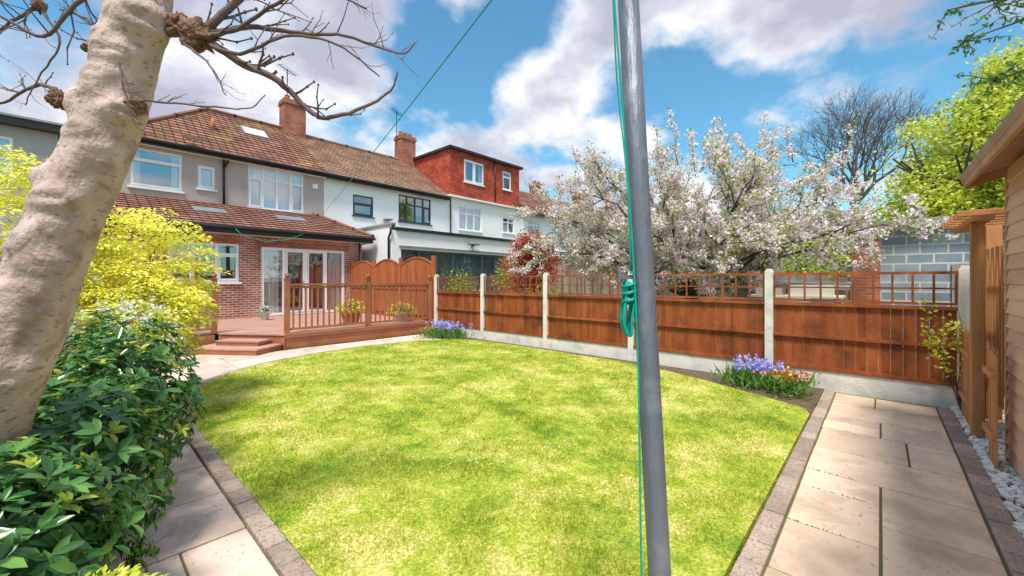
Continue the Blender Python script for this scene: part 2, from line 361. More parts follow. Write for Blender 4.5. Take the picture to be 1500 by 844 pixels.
def chimney(par,x,y,z0,z1,w=.9,d=.6,pots=2,name='chimney'):
    mb=MB(); mb.box(x-w/2,x+w/2,y-d/2,y+d/2,z0,z1-.25,'chimbrick')
    mb.box(x-w/2-.05,x+w/2+.05,y-d/2-.05,y+d/2+.05,z1-.25,z1-.1,'chimbrick'); mb.box(x-w/2-.02,x+w/2+.02,y-d/2-.02,y+d/2+.02,z1-.1,z1,'chimbrick')
    for i in range(pots):
        px=x-w/2+w*(i+.5)/pots; mb.lathe((px,y,z1),[(.13,0),(.11,.2),(.13,.22),(.13,.26),(.08,.26)],12,'terra')
    return mb.build(name,par)
def aerial(par,x,y,z,h=1.3):
    mb=MB(); mb.tube([(x,y,z),(x,y,z+h)],.022,6,'gutter'); mb.tube([(x-.5,y-.3,z+h-.05),(x+.5,y+.3,z+h-.05)],.016,5,'gutter')
    for i in range(8):
        q=-.45+.12*i; mb.tube([(x+q-.12,y+q*.6+.2,z+h-.05),(x+q+.12,y+q*.6-.2,z+h-.05)],.010,4,'gutter')
    return mb.build('tv_aerial',par)
def pipe(par,pts,r=.04,m='gutter',name='drainpipe'):
    mb=MB(); mb.tube(pts,r,8,m); return mb.build(name,par,smooth=True)

# ------------------------------------------------------------------ house 1
H1=empty('brick_semi_detached_house',(4.2,15.2,0))
mb=MB()
extops=[(1.79,3.55,1.5,2.72),(4.18,7.0,.36,2.68)]
wall(mb,.5,7.7,0,3.2,15.2,extops,'brick')
mb.poly([(7.7,15.2,0),(7.7,18.2,0),(7.7,18.2,4.3),(7.7,15.2,3.2)],'brick'); mb.poly([(.5,18.2,0),(.5,15.2,0),(.5,15.2,3.2),(.5,18.2,4.3)],'brick')
for a,b_,c,d in extops: mb.box(a-.15,b_+.15,15.185,15.199,d,d+.2,'chimbrick')
mb.build('ground_floor_walls',H1)
mb=MB(); up=[(1.19,2.54,4.68,5.98),(2.98,3.49,4.9,5.75),(4.55,6.6,4.42,6.07)]
wall(mb,1.0,7.45,3.1,6.35,18.2,up,'dash')
mb.poly([(1.0,27,0),(1.0,18.2,0),(1.0,18.2,6.35),(1.0,27,6.35)],'dash')
mb.build('upper_walls',H1)
window(H1,1.79,3.55,1.5,2.72,15.2,3,.72,cur=None,openers=(0,2))
window(H1,1.19,2.54,4.68,5.98,18.2,1,.72,cur=True,openers=(0,))
window(H1,2.98,3.49,4.9,5.75,18.2,1,None,cur='full',openers=(0,))
window(H1,4.55,6.6,4.42,6.07,18.2,4,.72,cur='full',openers=(0,3))
window(H1,4.18,7.0,.36,2.68,15.2,4,None,cur=True,openers=(1,2),sill=False,name='french_doors',fw=.085,doors=True)
mb=MB()
roofplane(mb,(.2,14.85,3.25),(8.0,14.85,3.25),(7.0,18.2,4.42),(.2,18.2,4.42),'tileext')
roofplane(mb,(8.0,14.85,3.25),(8.0,18.2,3.25),(7.0,18.2,4.42),(7.0,18.2,4.42),'tileext')
mb.tube([(8.0,14.85,3.31),(7.0,18.2,4.48)],.07,6,'tileext')
mb.build('extension_roof',H1)
mb=MB()
roofplane(mb,(.7,17.85,6.25),(7.45,17.85,6.25),(7.45,22,9.1),(3.9,22,9.1),'tile1')
roofplane(mb,(.7,26.2,6.25),(.7,17.85,6.25),(3.9,22,9.1),(3.9,22.01,9.1),'tile1')
roofplane(mb,(7.45,26.2,6.25),(.7,26.2,6.25),(3.9,22,9.1),(7.45,22,9.1),'tile1')
mb.tube([(.7,17.85,6.3),(3.9,22,9.15)],.09,6,'tile1'); mb.tube([(3.9,22,9.15),(7.45,22,9.15)],.10,6,'tile1')
mb.build('main_roof',H1)
mb=MB()
mb.box(.2,8.0,14.86,14.9,3.02,3.24,'gutter'); mb.box(.2,7.95,14.92,15.195,3.02,3.05,'upvc')
mb.tube([(.15,14.8,3.2),(8.05,14.8,3.2)],.06,8,'gutter'); mb.box(7.96,8.0,14.9,18.2,3.02,3.24,'gutter')
mb.box(.75,7.45,17.9,17.94,6.08,6.26,'gutter'); mb.tube([(.7,17.82,6.22),(7.45,17.82,6.22)],.06,8,'gutter')
mb.box(.9,7.45,17.95,18.19,6.08,6.11,'upvc')
mb.build('gutters_and_fascia',H1)
pipe(H1,[(3.75,18.12,6.2),(3.75,18.12,4.35)]); pipe(H1,[(3.9,18.12,6.1),(3.75,18.12,5.75)],.035)
pipe(H1,[(7.55,15.1,3.1),(7.55,15.1,.4)]); pipe(H1,[(3.75,19.9,7.6),(3.75,19.9,8.1)],.07,'terra','vent_pipe')
mb=MB()
def skylight(mb,x0,x1,p0,p1,gl='curtain'):
    a=Vector(p0); b_=Vector(p1); s=(b_-a); n=Vector((0,-s.z,s.y)).normalized(); c=(a+b_)/2; cc=Vector(((x0+x1)/2,c.y,c.z))
    mb.obox(cc+n*.03,((1,0,0),s,n),((x1-x0)/2,s.length/2,.035),'lead'); mb.obox(cc+n*.07,((1,0,0),s,n),((x1-x0)/2-.08,s.length/2-.08,.004),gl)
skylight(mb,4.9,5.9,(0,20.2,7.86),(0,20.95,8.38)); skylight(mb,2.6,3.5,(0,16.35,3.77),(0,17.0,4.0),'lead'); skylight(mb,5.1,6.1,(0,16.35,3.77),(0,17.0,4.0),'lead')
mb.build('skylights',H1)
chimney(H1,7.45,22,8.4,10.6,1.0,.75,2); aerial(H1,7.2,22,10.6,1.6)
mb=MB(); mb.box(6.95,7.15,18.1,18.2,5.55,5.75,'upvc'); mb.build('alarm_box',H1)
mb=MB(); mb.tube([(3.35,14.72,3.15),(3.55,14.74,2.95),(4.2,14.76,2.82),(4.9,14.76,2.95),(5.3,14.76,3.15)],.012,6,'rope'); mb.build('hanging_line_end',H1,smooth=True)
mb=MB(); mb.tube([(2.75,18.15,6.15),(2.75,17.75,6.35)],.02,6,'lead')
mb.lathe((2.75,17.7,6.45),[(.02,.0),(.18,.03),(.3,.09)],16,'pale'); mb.build('satellite_dish',H1,smooth=True)

# ------------------------------------------------------------------ house 2 white
H2=empty('white_terraced_house',(11,13.8,0))
mb=MB(); ops=[(8.78,9.8,4.62,5.6),(11.2,13.2,4.6,5.98)]
wall(mb,7.45,14.3,3.0,6.35,18.2,ops,'white'); mb.build('upper_walls',H2)
window(H2,8.78,9.8,4.62,5.6,18.2,1,.6,frame='darkframe',cur=None,openers=(0,)); window(H2,11.2,13.2,4.6,5.98,18.2,4,.66,frame='darkframe',cur=None,openers=(0,3))
mb=MB(); ops=[(8.6,14.7,.15,2.78)]
wall(mb,8.2,15.05,0,3.5,13.8,ops,'white')
mb.poly([(8.2,18.2,0),(8.2,13.8,0),(8.2,13.8,3.7),(8.2,18.2,3.7)],'white'); mb.poly([(15.05,13.8,0),(15.05,18.2,0),(15.05,18.2,3.6),(15.05,13.8,3.6)],'white')
mb.box(8.15,8.35,13.75,18.19,3.7,3.78,'felt'); mb.poly([(8.2,13.8,3.57),(15.1,13.8,3.57),(15.1,18.2,3.6),(8.2,18.2,3.6)],'felt')
mb.poly([(8.35,18.2,3.57),(8.35,13.8,3.57),(8.35,13.8,3.7),(8.35,18.2,3.7)],'white')
mb.box(8.35,15.15,13.70,13.8,3.51,3.62,'gutter'); mb.box(8.5,15.1,13.74,13.79,2.86,2.92,'lead')
mb.build('flat_roof_extension',H2)
window(H2,8.6,14.7,.15,2.78,13.8,7,None,frame='darkframe',cur=None,glass='dglass',sill=False,name='bifold_doors',fw=.09,back='backing')
pipe(H2,[(8.1,13.72,3.6),(8.1,13.72,3.4),(8.12,13.9,3.2),(8.12,13.9,.2)],.045)
mb=MB(); mb.box(12.2,12.35,13.68,13.8,3.1,3.2,'lead'); mb.box(11.95,12.6,13.6,13.72,3.17,3.21,'gutter'); mb.build('security_light',H2)
mb=MB()
roofplane(mb,(7.45,17.85,6.25),(14.3,17.85,6.25),(14.3,22,9.0),(7.45,22,9.0),'tile2',.2)
roofplane(mb,(14.3,26.2,6.25),(7.45,26.2,6.25),(7.45,22,9.0),(14.3,22,9.0),'tile2',.4)
mb.tube([(7.5,22,9.05),(14.3,22,9.05)],.10,6,'tile2'); mb.build('main_roof',H2)
mb=MB(); mb.box(7.45,14.3,17.9,17.94,6.06,6.25,'gutter'); mb.tube([(7.45,17.82,6.22),(14.3,17.82,6.22)],.06,8,'gutter'); mb.build('gutter',H2)
chimney(H2,14.0,22,8.4,10.55,1.0,.8,3); aerial(H2,13.4,22,9.9,2.1)
mb=MB(); mb.lathe((10.5,18.0,4.5),[(.02,.0),(.15,.03),(.26,.09)],16,'lead'); mb.tube([(10.4,18.2,4.3),(10.5,18.0,4.52)],.02,6,'lead'); mb.build('satellite_dish',H2)
# ------------------------------------------------------------------ house 3 red dormer
H3=empty('terraced_house_with_red_dormer',(17.5,18.2,0))
mb=MB(); ops=[(15.2,17.0,4.55,5.95),(18.9,20.0,4.7,5.7)]
wall(mb,14.3,20.6,0,6.5,18.2,ops,'white'); mb.build('walls',H3)
window(H3,15.2,17.0,4.55,5.95,18.2,3,.7,cur='full'); window(H3,18.9,20.0,4.7,5.7,18.2,2,.7,cur=True)
mb=MB(); ops=[(15.5,17.1,7.4,8.75),(18.8,19.6,7.5,8.7)]
wall(mb,14.45,20.4,6.45,9.1,18.1,ops,'tilered')
mb.poly([(14.45,22.2,6.45),(14.45,18.1,6.45),(14.45,18.1,9.1),(14.45,22.2,9.1)],'tilered'); mb.poly([(20.4,18.1,6.45),(20.4,22.2,6.45),(20.4,22.2,9.1),(20.4,18.1,9.1)],'tilered')
mb.box(14.3,20.6,17.9,22.3,9.1,9.24,'gutter'); mb.box(14.32,20.58,17.92,22.28,9.243,9.26,'felt'); mb.box(14.3,20.6,17.95,18.1,6.36,6.45,'upvc'); mb.build('dormer',H3)
window(H3,15.5,17.1,7.4,8.75,18.1,2,None,cur=True,openers=(0,1),fw=.09); window(H3,18.8,19.6,7.5,8.7,18.1,1,.7,cur=None,fw=.09)
pipe(H3,[(18.0,18.0,9.1),(18.0,18.0,6.5)]); pipe(H3,[(14.5,18.1,6.2),(14.5,18.1,3.6)])
mb=MB(); roofplane(mb,(14.3,26.2,6.25),(14.3,22,9.0),(20.6,22,9.0),(20.6,26.2,6.25),'tile2',.4); mb.build('main_roof',H3)
chimney(H3,20.8,22,8.4,9.9,1.0,.8,3)
x=20.6
for k in range(6):
    w=6.5; Hk=empty('terraced_house',(x+w/2,18.2,0)); wm='offwhite' if k%2 else 'white'
    mb=MB(); ops=[(x+.8,x+2.2,4.55,5.9),(x+3.6,x+5.6,4.5,5.95),(x+1.2,x+5.2,.2,2.4)]
    wall(mb,x,x+w,0,6.35,18.2,ops,wm)
    if k==0: mb.box(x+.2,x+5.5,14.6,18.19,0,3.0,'brick'); mb.box(x,x+5.7,14.4,18.18,3.0,3.12,'felt')
    mb.build('walls',Hk)
    window(Hk,x+.8,x+2.2,4.55,5.9,18.2,2,.7); window(Hk,x+3.6,x+5.6,4.5,5.95,18.2,3,.7); window(Hk,x+1.2,x+5.2,.2,2.4,18.2,4,None,sill=False)
    mb=MB(); t='tile2' if k%2 else 'tile1'
    roofplane(mb,(x,17.85,6.25),(x+w,17.85,6.25),(x+w,22,9.0),(x,22,9.0),t,.4); roofplane(mb,(x+w,26.2,6.25),(x,26.2,6.25),(x,22,9.0),(x+w,22,9.0),t,.8)
    mb.box(x,x+w,17.8,17.9,6.1,6.26,'gutter'); mb.build('roof',Hk)
    chimney(Hk,x+w,22,8.4,9.9,1,.8,2)
    x+=w
HL=empty('grey_rendered_house',(-4,18.2,0))
mb=MB(); ops=[(-2.6,-1.15,4.3,5.4),(-5.6,-3.6,4.3,5.4)]
wall(mb,-7,-.35,0,5.7,17.2,ops,'greyrend'); mb.poly([(-.35,17.2,0),(-.35,25,0),(-.35,25,5.7),(-.35,17.2,5.7)],'greyrend')
mb.build('walls',HL)
mb=MB(); mb.box(-7.2,-.15,16.95,25,5.7,5.9,'gutter'); mb.box(-7.2,-.12,16.93,25.02,5.903,5.96,'felt'); mb.tube([(-.2,17.0,5.75),(-.2,17.05,5.2)],.05,6,'gutter'); mb.build('flat_roof',HL)
window(HL,-2.6,-1.15,4.3,5.4,17.2,2,.7); window(HL,-5.6,-3.6,4.3,5.4,17.2,3,.7)

# ------------------------------------------------------------------ ground, paving, lawn
mb=MB(); mb.poly([(-400,-400,-.05),(400,-400,-.05),(400,400,-.05),(-400,400,-.05)],'ground'); mb.build('ground')
lawn=[(.85,.6),(5.7,.6),(5.9,.66),(6.02,.85),(6.22,1.3),(6.52,1.95),(6.8,2.7),(6.97,3.6),(7.03,5.2),(7.03,6.8),(6.92,7.8),(6.55,8.4),(5.8,8.68),(4.5,8.82),(3.3,8.7),(2.4,8.4),(1.75,7.95),(1.3,7.4),(1.02,6.7),(.9,5.9),(.85,5)]
mb=MB(); mb.prism([(x,y) for x,y in lawn],-.04,.018,'lawn'); lo=mb.build('lawn',origin=(3.8,4.6,0))
def inpoly(P,poly):
    x=P[:,0];y=P[:,1];ins=np.zeros(len(P),bool);j=len(poly)-1
    for i in range(len(poly)):
        xi,yi=poly[i];xj,yj=poly[j]
        c=((yi>y)!=(yj>y))&(x<(xj-xi)*(y-yi)/(yj-yi+1e-12)+xi); ins^=c; j=i
    return ins
n=520000; P=np.stack([rng.uniform(.8,7.05,n),rng.uniform(.55,8.9,n)],1)
d=np.hypot(P[:,0],P[:,1]); keep=(rng.random(n)<np.clip(1.0*(2.2/np.maximum(d,1))**1.5,.03,1))
P=P[keep]; P=P[inpoly(P,lawn)]
g=np.array([noise.noise(Vector((a*2.5,b_*2.5,0))) for a,b_ in P]); keep=rng.random(len(P))<np.clip(.85+1.1*g,.25,1); P=P[keep]; g=g[keep]
d=np.hypot(P[:,0],P[:,1]); n=len(P)
C=np.column_stack([P,np.full(n,.015)]); D=nrm(np.column_stack([rng.normal(0,.6,n),rng.normal(0,.6,n),np.ones(n)]))
h=rng.uniform(.010,.032,n)*(1+.05*d)*(1+.8*g); w=rng.uniform(.003,.0055,n)*(.6+.33*d)
S=nrm(np.cross(D,rdir(n)))
V=np.stack([C-S*w[:,None]/2,C+S*w[:,None]/2,C+D*h[:,None]],1)
parts=[(V,[(0,1,2)],'blade')]
nd=1500; Q=np.stack([rng.uniform(2,6.9,nd),rng.uniform(.7,8.5,nd)],1); Q=Q[inpoly(Q,lawn)]; Q=Q[np.array([noise.noise(Vector((a*1.1,b_*1.1,4))) for a,b_ in Q])>.12]
fc=np.column_stack([Q,np.full(len(Q),.04)]); parts.append((*quadleaf(fc,np.column_stack([rng.normal(size=(len(fc),2)),np.zeros(len(fc))]),np.tile([0,0,1.],(len(fc),1))+.3*rng.normal(size=(len(fc),3)),.018,.018,.05),'wpetal'))
npobj('grass_blades',parts,origin=(3.8,4.6,0))
def slabs(name,rects,mt,z=0.0,gap=.007,grout=None):
    mb=MB()
    for (a,b_,c,d) in rects:
        dz=random.uniform(-.003,.003); dx=random.uniform(-.003,.003)
        mb.box(a+gap+dx,b_-gap,c+gap,d-gap+dx,-.05,z+dz,mt)
    if grout: mb.box(*grout,-.06,-.012,'grout')
    return mb.build(name,bevel=.006)
r=[];y=.62
while y<9.0:
    l=random.choice([.62,.75,.9,.8]); 
    r.append((-.02,.73,y,min(y+l,9.0))) if random.random()<.7 else r.extend([(-.02,.40,y,y+l),(.40,.73,y,y+l)])
    y+=l
yy=y
x=.75
while x<7.1:
    w=random.choice([.6,.75,.9]); 
    y0=8.2 if x<2.6 else 8.55
    r.append((x,min(x+w,7.15),9.15,9.78) ); r.append((x,min(x+w,7.15),y0,9.15)) if x<2 or x>5.8 else r.append((x,x+w,8.4,9.15)); x+=w
for xx in (.75,):
    r+= [(xx,xx+.6,7.3,8.2),(xx+.6,xx+1.3,7.6,8.2)]
r+=[(-.02,.6,yy,yy+.9),(.6,1.3,9.78,10.6),(.6,1.3,10.6,11.1),(1.3,2.6,9.78,10.5),(-.02,.6,yy+.9,11.1)]
slabs('paved_garden_path',r,'slab',0.0,grout=(-.05,7.2,.6,11.2))
r=[(-.6,.3,-.5,.46),(.3,1.0,-.5,.1),(.3,1.0,.1,.46),(1.0,1.75,-.5,.46),
 (1.75,2.55,-.5,-.02),(1.75,2.55,-.02,.46),(2.55,3.45,-.5,.0),(2.55,3.15,.0,.46),(3.15,3.75,.0,.46),(3.45,4.1,-.5,.0),(3.75,4.1,.0,.46),
 (4.1,4.7,-.5,.46),(4.7,5.35,-.5,-.18),(4.7,5.35,-.18,.46),(5.35,5.95,-.5,-.0),(5.35,5.65,-.0,.46),(5.65,5.95,0,.46),(5.95,6.55,-.5,.46),(6.55,7.1,-.5,.05),(6.55,7.1,.05,.46)]
slabs('paved_side_path',r,'slabw',0.0,.006,grout=(-.7,7.2,-.52,.48))
C=[]
for (a,b_,c,d) in r:
    k=int(60*(b_-a)); C.append(np.column_stack([rng.uniform(a,b_,k),np.full(k,c)+rng.normal(0,.003,k),np.full(k,-.006)]))
    k=int(70*(d-c)); C.append(np.column_stack([np.full(k,a)+rng.normal(0,.003,k),rng.uniform(c,d,k),np.full(k,-.006)]))
C=np.concatenate(C); g=np.array([noise.noise(Vector(p*1.6)) for p in C]); C=C[(g>.18)&(C[:,1]>-.48)]; k=len(C)
npobj('joint_moss',[(*quadleaf(C,rdir(k)+np.array([0,0,.7]),rdir(k),.016,.008),'limed')],origin=(3,0,0))
mb=MB()
for (a,b_,c,d) in [(x0*.21,x0*.21+.21,.465,.585) for x0 in range(2,34)]+[(x0*.21,x0*.21+.21,-.63,-.51) for x0 in range(2,34)]:
    mb.box(a+.004,b_-.004,c,d,-.05,.012+random.uniform(-.004,.004),'edge')
pts=[Vector((x,y)) for x,y in lawn]; path=[pts[0]]+pts[:0:-1]
L=[]
for i in range(len(path)-1):
    a,b_=path[i],path[i+1]; k=max(1,int((b_-a).length/.02))
    for q in range(k): L.append(a.lerp(b_,q/k))
acc=0;last=L[0];cen=Vector((3.8,4.6)); seg=[L[0]]
for p in L[1:]:
    acc+=(p-last).length; last=p
    if acc>=.205: seg.append(p); acc=0
for i in range(len(seg)-1):
    a,b_=seg[i],seg[i+1]; mid=(a+b_)/2
    if mid.x>5.75 : continue
    t=(b_-a).normalized(); nn=Vector((-t.y,t.x)); 
    if (mid-cen).dot(nn)<0: nn=-nn
    if mid.y<.62: continue
    c=mid+nn*.06; mb.obox((c.x,c.y,-.015),((t.x,t.y,0),(nn.x,nn.y,0),(0,0,1)),((b_-a).length/2-.004,.058,.035+random.uniform(0,.004)),'edge')
mb.build('edging_blocks',bevel=.008)
mb=MB(); mb.prism([(5.6,.59),(7.22,.59),(7.22,9.2),(6.6,9.1),(6.5,8.35),(6.8,7.3),(6.93,5),(6.85,3),(6.4,1.9),(6.0,1.2)],-.04,.006,'soil')
mb.prism([(-1.6,.6),(-.02,.6),(-.02,8.6),(-.3,11),(-1.6,15)],-.04,.008,'soil'); mb.build('flower_bed_soil')
mb=MB()
for i in range(2600):
    x=random.uniform(3.2,7.2); y=random.uniform(-1.15,-.64); s=random.uniform(.012,.024)
    mb.obox((x,y,random.uniform(-.01,.02)),((1,random.uniform(-1,1),.2),(random.uniform(-.3,.3)-.2,1,0),(0,0,1)),(s,s*.7,s*.6),'pebble')
mb.build('white_pebble_strip')

# ------------------------------------------------------------------ boundary fence X=7.28
FX=7.28
posts=[9.75,7.73,5.63,3.55,1.27,-.75,-2.6]
mb=MB()
for i,y in enumerate(posts):
    mb.box(FX-.055,FX+.055,y-.055,y+.055,-.1,1.70,'conc'); mb.box(FX-.04,FX+.04,y-.04,y+.04,1.70,1.73,'conc')
for i in range(len(posts)-1):
    y1,y0=posts[i]-.058,posts[i+1]+.058
    mb.box(FX-.025,FX+.025,y0,y1,-.1,.255,'conc')
mb2=MB()
for i in range(len(posts)-1):
    y1,y0=posts[i]-.06,posts[i+1]+.06; n=int((y1-y0)/.118); w=(y1-y0)/n
    for k in range(n):
        a=y0+k*w; q=random.uniform(-.002,.002)
        mb2.obox((FX+.006+q,a+w/2,.735),((0,1,.0),(1,0,0.0),(0,0,1)),(w/2-.0015,.007,.475),'fence')
        mb2.box(FX-.006+q,FX-.0015+q,a+w*.75,a+w*.985,.27,1.2,'fence')
    for z,hh in ((.285,.025),(.74,.022),(1.205,.022)):
        mb2.box(FX-.045,FX-.008,y0,y1,z-hh,z+hh,'fence')
    mb2.box(FX-.03,FX+.01,y0,y1,1.245,1.275,'fence'); mb2.box(FX-.03,FX+.01,y0,y1,1.63,1.665,'fence'); mb2.box(FX-.012,FX+.006,y0,y1,1.44,1.462,'fence')
    m_=int((y1-y0)/.185)
    for k in range(m_+1):
        a=y0+.012+(y1-y0-.024)*k/m_; mb2.box(FX-.031,FX-.0135,a-.012,a+.012,1.277,1.628,'fence')
BF=empty('boundary_fence',(FX,4.5,0)); mb.build('concrete_posts_and_gravel_boards',BF,bevel=.006); mb2.build('timber_panels_and_trellis',BF)
mb=MB(); ys=[9.9,11.7,13.45,15.15]
for i,y in enumerate(ys): mb.box(FX-.05,FX+.05,y-.05,y+.05,0,2.3,'arch')
for i in range(3):
    a,b_=ys[i]+.05,ys[i+1]-.05; n=14; w=(b_-a)/n
    for k in range(n):
        t=(k+.5)/n; zt=2.05+.22*math.sin(math.pi*t)
        mb.box(FX-.01,FX+.01,a+k*w+.002,a+(k+1)*w-.002,.3,zt,'arch')
        c0=2.05+.22*math.sin(math.pi*k/n); c1=2.05+.22*math.sin(math.pi*(k+1)/n)
        mb.obox((FX,a+(k+.5)*w,(c0+c1)/2+.01),((0,w,c1-c0),(1,0,0),(0,-(c1-c0),w)),(math.hypot(w,c1-c0)/2,.03,.02),'arch')
    for z in (.5,1.3): mb.box(FX-.04,FX-.012,a,b_,z-.03,z+.03,'arch')
mb.build('arched_fence_panels')
def simplefence(name,p0,p1,h,mt):
    mb=MB(); a=Vector(p0);b_=Vector(p1); L=(b_-a).length; t=(b_-a)/L; n=int(L/.13); nn=(-t.y,t.x,0)
    for k in range(n):
        c=a+t*(k+.5)*L/n; mb.obox((c.x,c.y,h/2+random.uniform(-.01,.01)),((t.x,t.y,0),nn,(0,0,1)),(L/n/2-.002,.008,h/2),mt)
    for k in range(int(L/1.85)+1):
        c=a+t*min(L,k*1.85); mb.obox((c.x+nn[0]*.05,c.y+nn[1]*.05,h/2+.04),((t.x,t.y,0),nn,(0,0,1)),(.05,.035,h/2+.04),mt)
    return mb.build(name)
simplefence('side_fence',(-1.6,.5),(-1.6,15.2),1.75,'fenceb')
simplefence('neighbour_fence',(14.6,1.2),(14.6,13.8),1.75,'greywood')
simplefence('neighbour_fence',(21,-1),(21,17),1.7,'fenceb')
simplefence('neighbour_fence',(13.5,-4.5),(34,-4.5),1.8,'greywood')
simplefence('neighbour_fence',(5.4,-1.7),(7.2,-1.7),1.85,'fenceb')

# ------------------------------------------------------------------ deck
DK=empty('timber_deck',(4.5,12,0)); mb=MB(); y=9.84; DZ=.34
while y<15.18:
    y2=min(y+.145,15.19); xs=.35 if y>=11.2 else 3.18-(y-9.84)*(.99/1.36)
    xs2=.35 if y2>=11.25 else 3.18-(y2-9.84)*(.99/1.36)
    if y<11.2 and y2>=11.2: xs2=2.19
    mb.prism([(xs,y+.003),(7.2,y+.003),(7.2,y2-.003),(xs2,y2-.003)],DZ-.03,DZ,'deck'); y+=.145
mb.build('deck_boards',DK)
mb=MB()
for z0,z1 in ((0,.15),(.158,.305)): 
    mb.box(3.2,7.2,9.86,9.885,z0,z1,'deckrail'); mb.box(.35,2.15,11.22,11.245,z0,z1,'deckrail')
mb.box(3.17,7.2,9.835,9.86,.25,.338,'deckrail')
t=Vector((.99,-1.36,0)).normalized(); nn=Vector((-.808,-.589,0))
c=Vector((2.69,10.53,0)); mb.obox((c.x+.02,c.y+.02,.15),(t,nn,(0,0,1)),(.82,.012,.15),'deckrail')
mb.build('skirting',DK)
mb=MB()
def step(c,hw,dep,z0,z1):
    c=Vector((*c,0)); mb.obox((c.x,c.y,(z0+z1-.03)/2),(t,nn,(0,0,1)),(hw-.02,dep/2-.015,(z1-z0-.03)/2),'deckrail')
    for q in range(3):
        cc=c+nn*(-dep/2+dep*(q+.5)/3); mb.obox((cc.x,cc.y,z1-.015),(t,nn,(0,0,1)),(hw,dep/6-.003,.015),'deck')
base=c
s1=base+nn*.40; s2=base+nn*.215
step((s1.x,s1.y),.78,.80,.0,.13); step((s2.x,s2.y),.52,.40,.13,.235); mb.build('steps',DK)
def railing(p0,p1,name,postx):
    mb=MB(); a=Vector((*p0,0)); b_=Vector((*p1,0)); L=(b_-a).length; u=(b_-a)/L; v=Vector((-u.y,u.x,0))
    z0,zt=DZ,DZ+1.12
    for zc,hh,ww in ((DZ+.10,.025,.03),(zt,.022,.045),(zt-.06,.025,.022)):
        c=(a+b_)/2; mb.obox((c.x,c.y,zc),(u,v,(0,0,1)),(L/2,ww,hh),'deckrail')
    n=int(L/.135)
    for k in range(1,n):
        c=a+u*(L*k/n); mb.obox((c.x,c.y,(DZ+.125+zt-.085)/2),(u,v,(0,0,1)),(.017,.017,(zt-.085-DZ-.125)/2),'deckrail')
    for q in postx:
        c=a+u*(L*q); mb.obox((c.x,c.y,DZ+.62),(u,v,(0,0,1)),(.05,.05,.62),'deckrail'); mb.obox((c.x,c.y,DZ+1.255),(u,v,(0,0,1)),(.062,.062,.014),'deckrail')
        mb.lathe((c.x,c.y,DZ+1.27),[(.02,0),(.05,.03),(.055,.06),(.04,.1),(.0,.115)],12,'deckrail')
    return mb.build(name,DK)
railing((3.24,9.92),(7.17,9.92),'front_railing',(0,.5,.995)); railing((.45,11.28),(2.15,11.28),'side_railing',(0,1))

# ------------------------------------------------------------------ pots & flowers
def pot(name,x,y,z,r,h,mt,fl,spread=1.35):
    E=empty(name,(x,y,z)); mb=MB(); mb.lathe((x,y,z),[(0,.001),(r*.7,.0),(r*.95,h*.82),(r*1.06,h*.82),(r*1.08,h),(r*.95,h),(r*.9,h*.85),(0,h*.85)],24,mt); mb.build('pot',E,smooth=False)
    n=500; D=rdir(n); D[:,2]=np.abs(D[:,2]); C=np.array([x,y,z+h*.85])+D*np.array([r*spread,r*spread,r*1.25])*rng.uniform(.3,1,(n,1))
    parts=[(*quadleaf(C,D+.5*rdir(n),rdir(n),.06,.03),'strap')]
    n=300; D=rdir(n); D[:,2]=np.abs(D[:,2]); C=np.array([x,y,z+h*.85])+D*np.array([r*spread,r*spread,r*1.35])*rng.uniform(.85,1.1,(n,1))
    parts.append(petals(C,.055,fl)); parts.append(petals(C[:60],.05,'limed'))
    npobj('flowers',parts,E)
pot('potted_yellow_pansies',5.2,10.9,DZ,.27,.36,'terra','yel',1.5); pot('potted_yellow_pansies',6.6,10.55,DZ,.24,.26,'pale','yel',1.7)
pot('pale_planter',1.15,9.75,0,.24,.36,'pale','wpetal',1.0); pot('potted_plant',3.9,13.9,DZ,.15,.24,'pale','wpetal',1.2)
def flowerbed(name,cx,cy,sx,sy,nb,hh,extra=None):
    n=int(nb*9); C=np.column_stack([rng.normal(cx,sx,n),rng.normal(cy,sy,n),np.full(n,.0)]); D=np.column_stack([rng.normal(0,.45,(n,2)),np.ones(n)])
    parts=[(*quadleaf(C,D,rdir(n),rng.uniform(.5,.95,n)*hh,.028,.2),'strap')]
    for k in range(nb):
        p=np.array([rng.normal(cx,sx*.9),rng.normal(cy,sy*.9),0]); H=hh*rng.uniform(.8,1.15)
        q=14; z=rng.uniform(.6,1.0,q)*H; Cc=p+np.column_stack([rng.normal(0,.018,(q,2))+np.outer(z,[.05,.03]),z]); parts.append(petals(Cc,.042,'blue'))
    if extra:
        ex,ey,sx2,sy2,ne=extra; n=ne*8
        C=np.column_stack([rng.normal(ex,sx2,n),rng.normal(ey,sy2,n),rng.uniform(.02,.26,n)]); parts.append((*quadleaf(C,rdir(n)+np.array([0,0,.6]),rdir(n),.09,.022),'strap'))
        C=np.column_stack([rng.normal(ex,sx2,ne*2),rng.normal(ey,sy2,ne*2),rng.uniform(.22,.33,ne*2)]); parts.append(petals(C,.04,'redf'))
        C=np.column_stack([rng.normal(ex,sx2,ne//2),rng.normal(ey,sy2,ne//2),rng.uniform(.2,.33,ne//2)]); parts.append(petals(C,.04,'yel'))
    npobj(name,parts,origin=(cx,cy,0))
flowerbed('bluebell_clump',6.72,1.35,.13,.2,50,.38,(6.5,.92,.16,.13,60))
flowerbed('bluebell_clump',6.8,8.75,.2,.30,70,.40,(6.4,9.0,.16,.12,25))

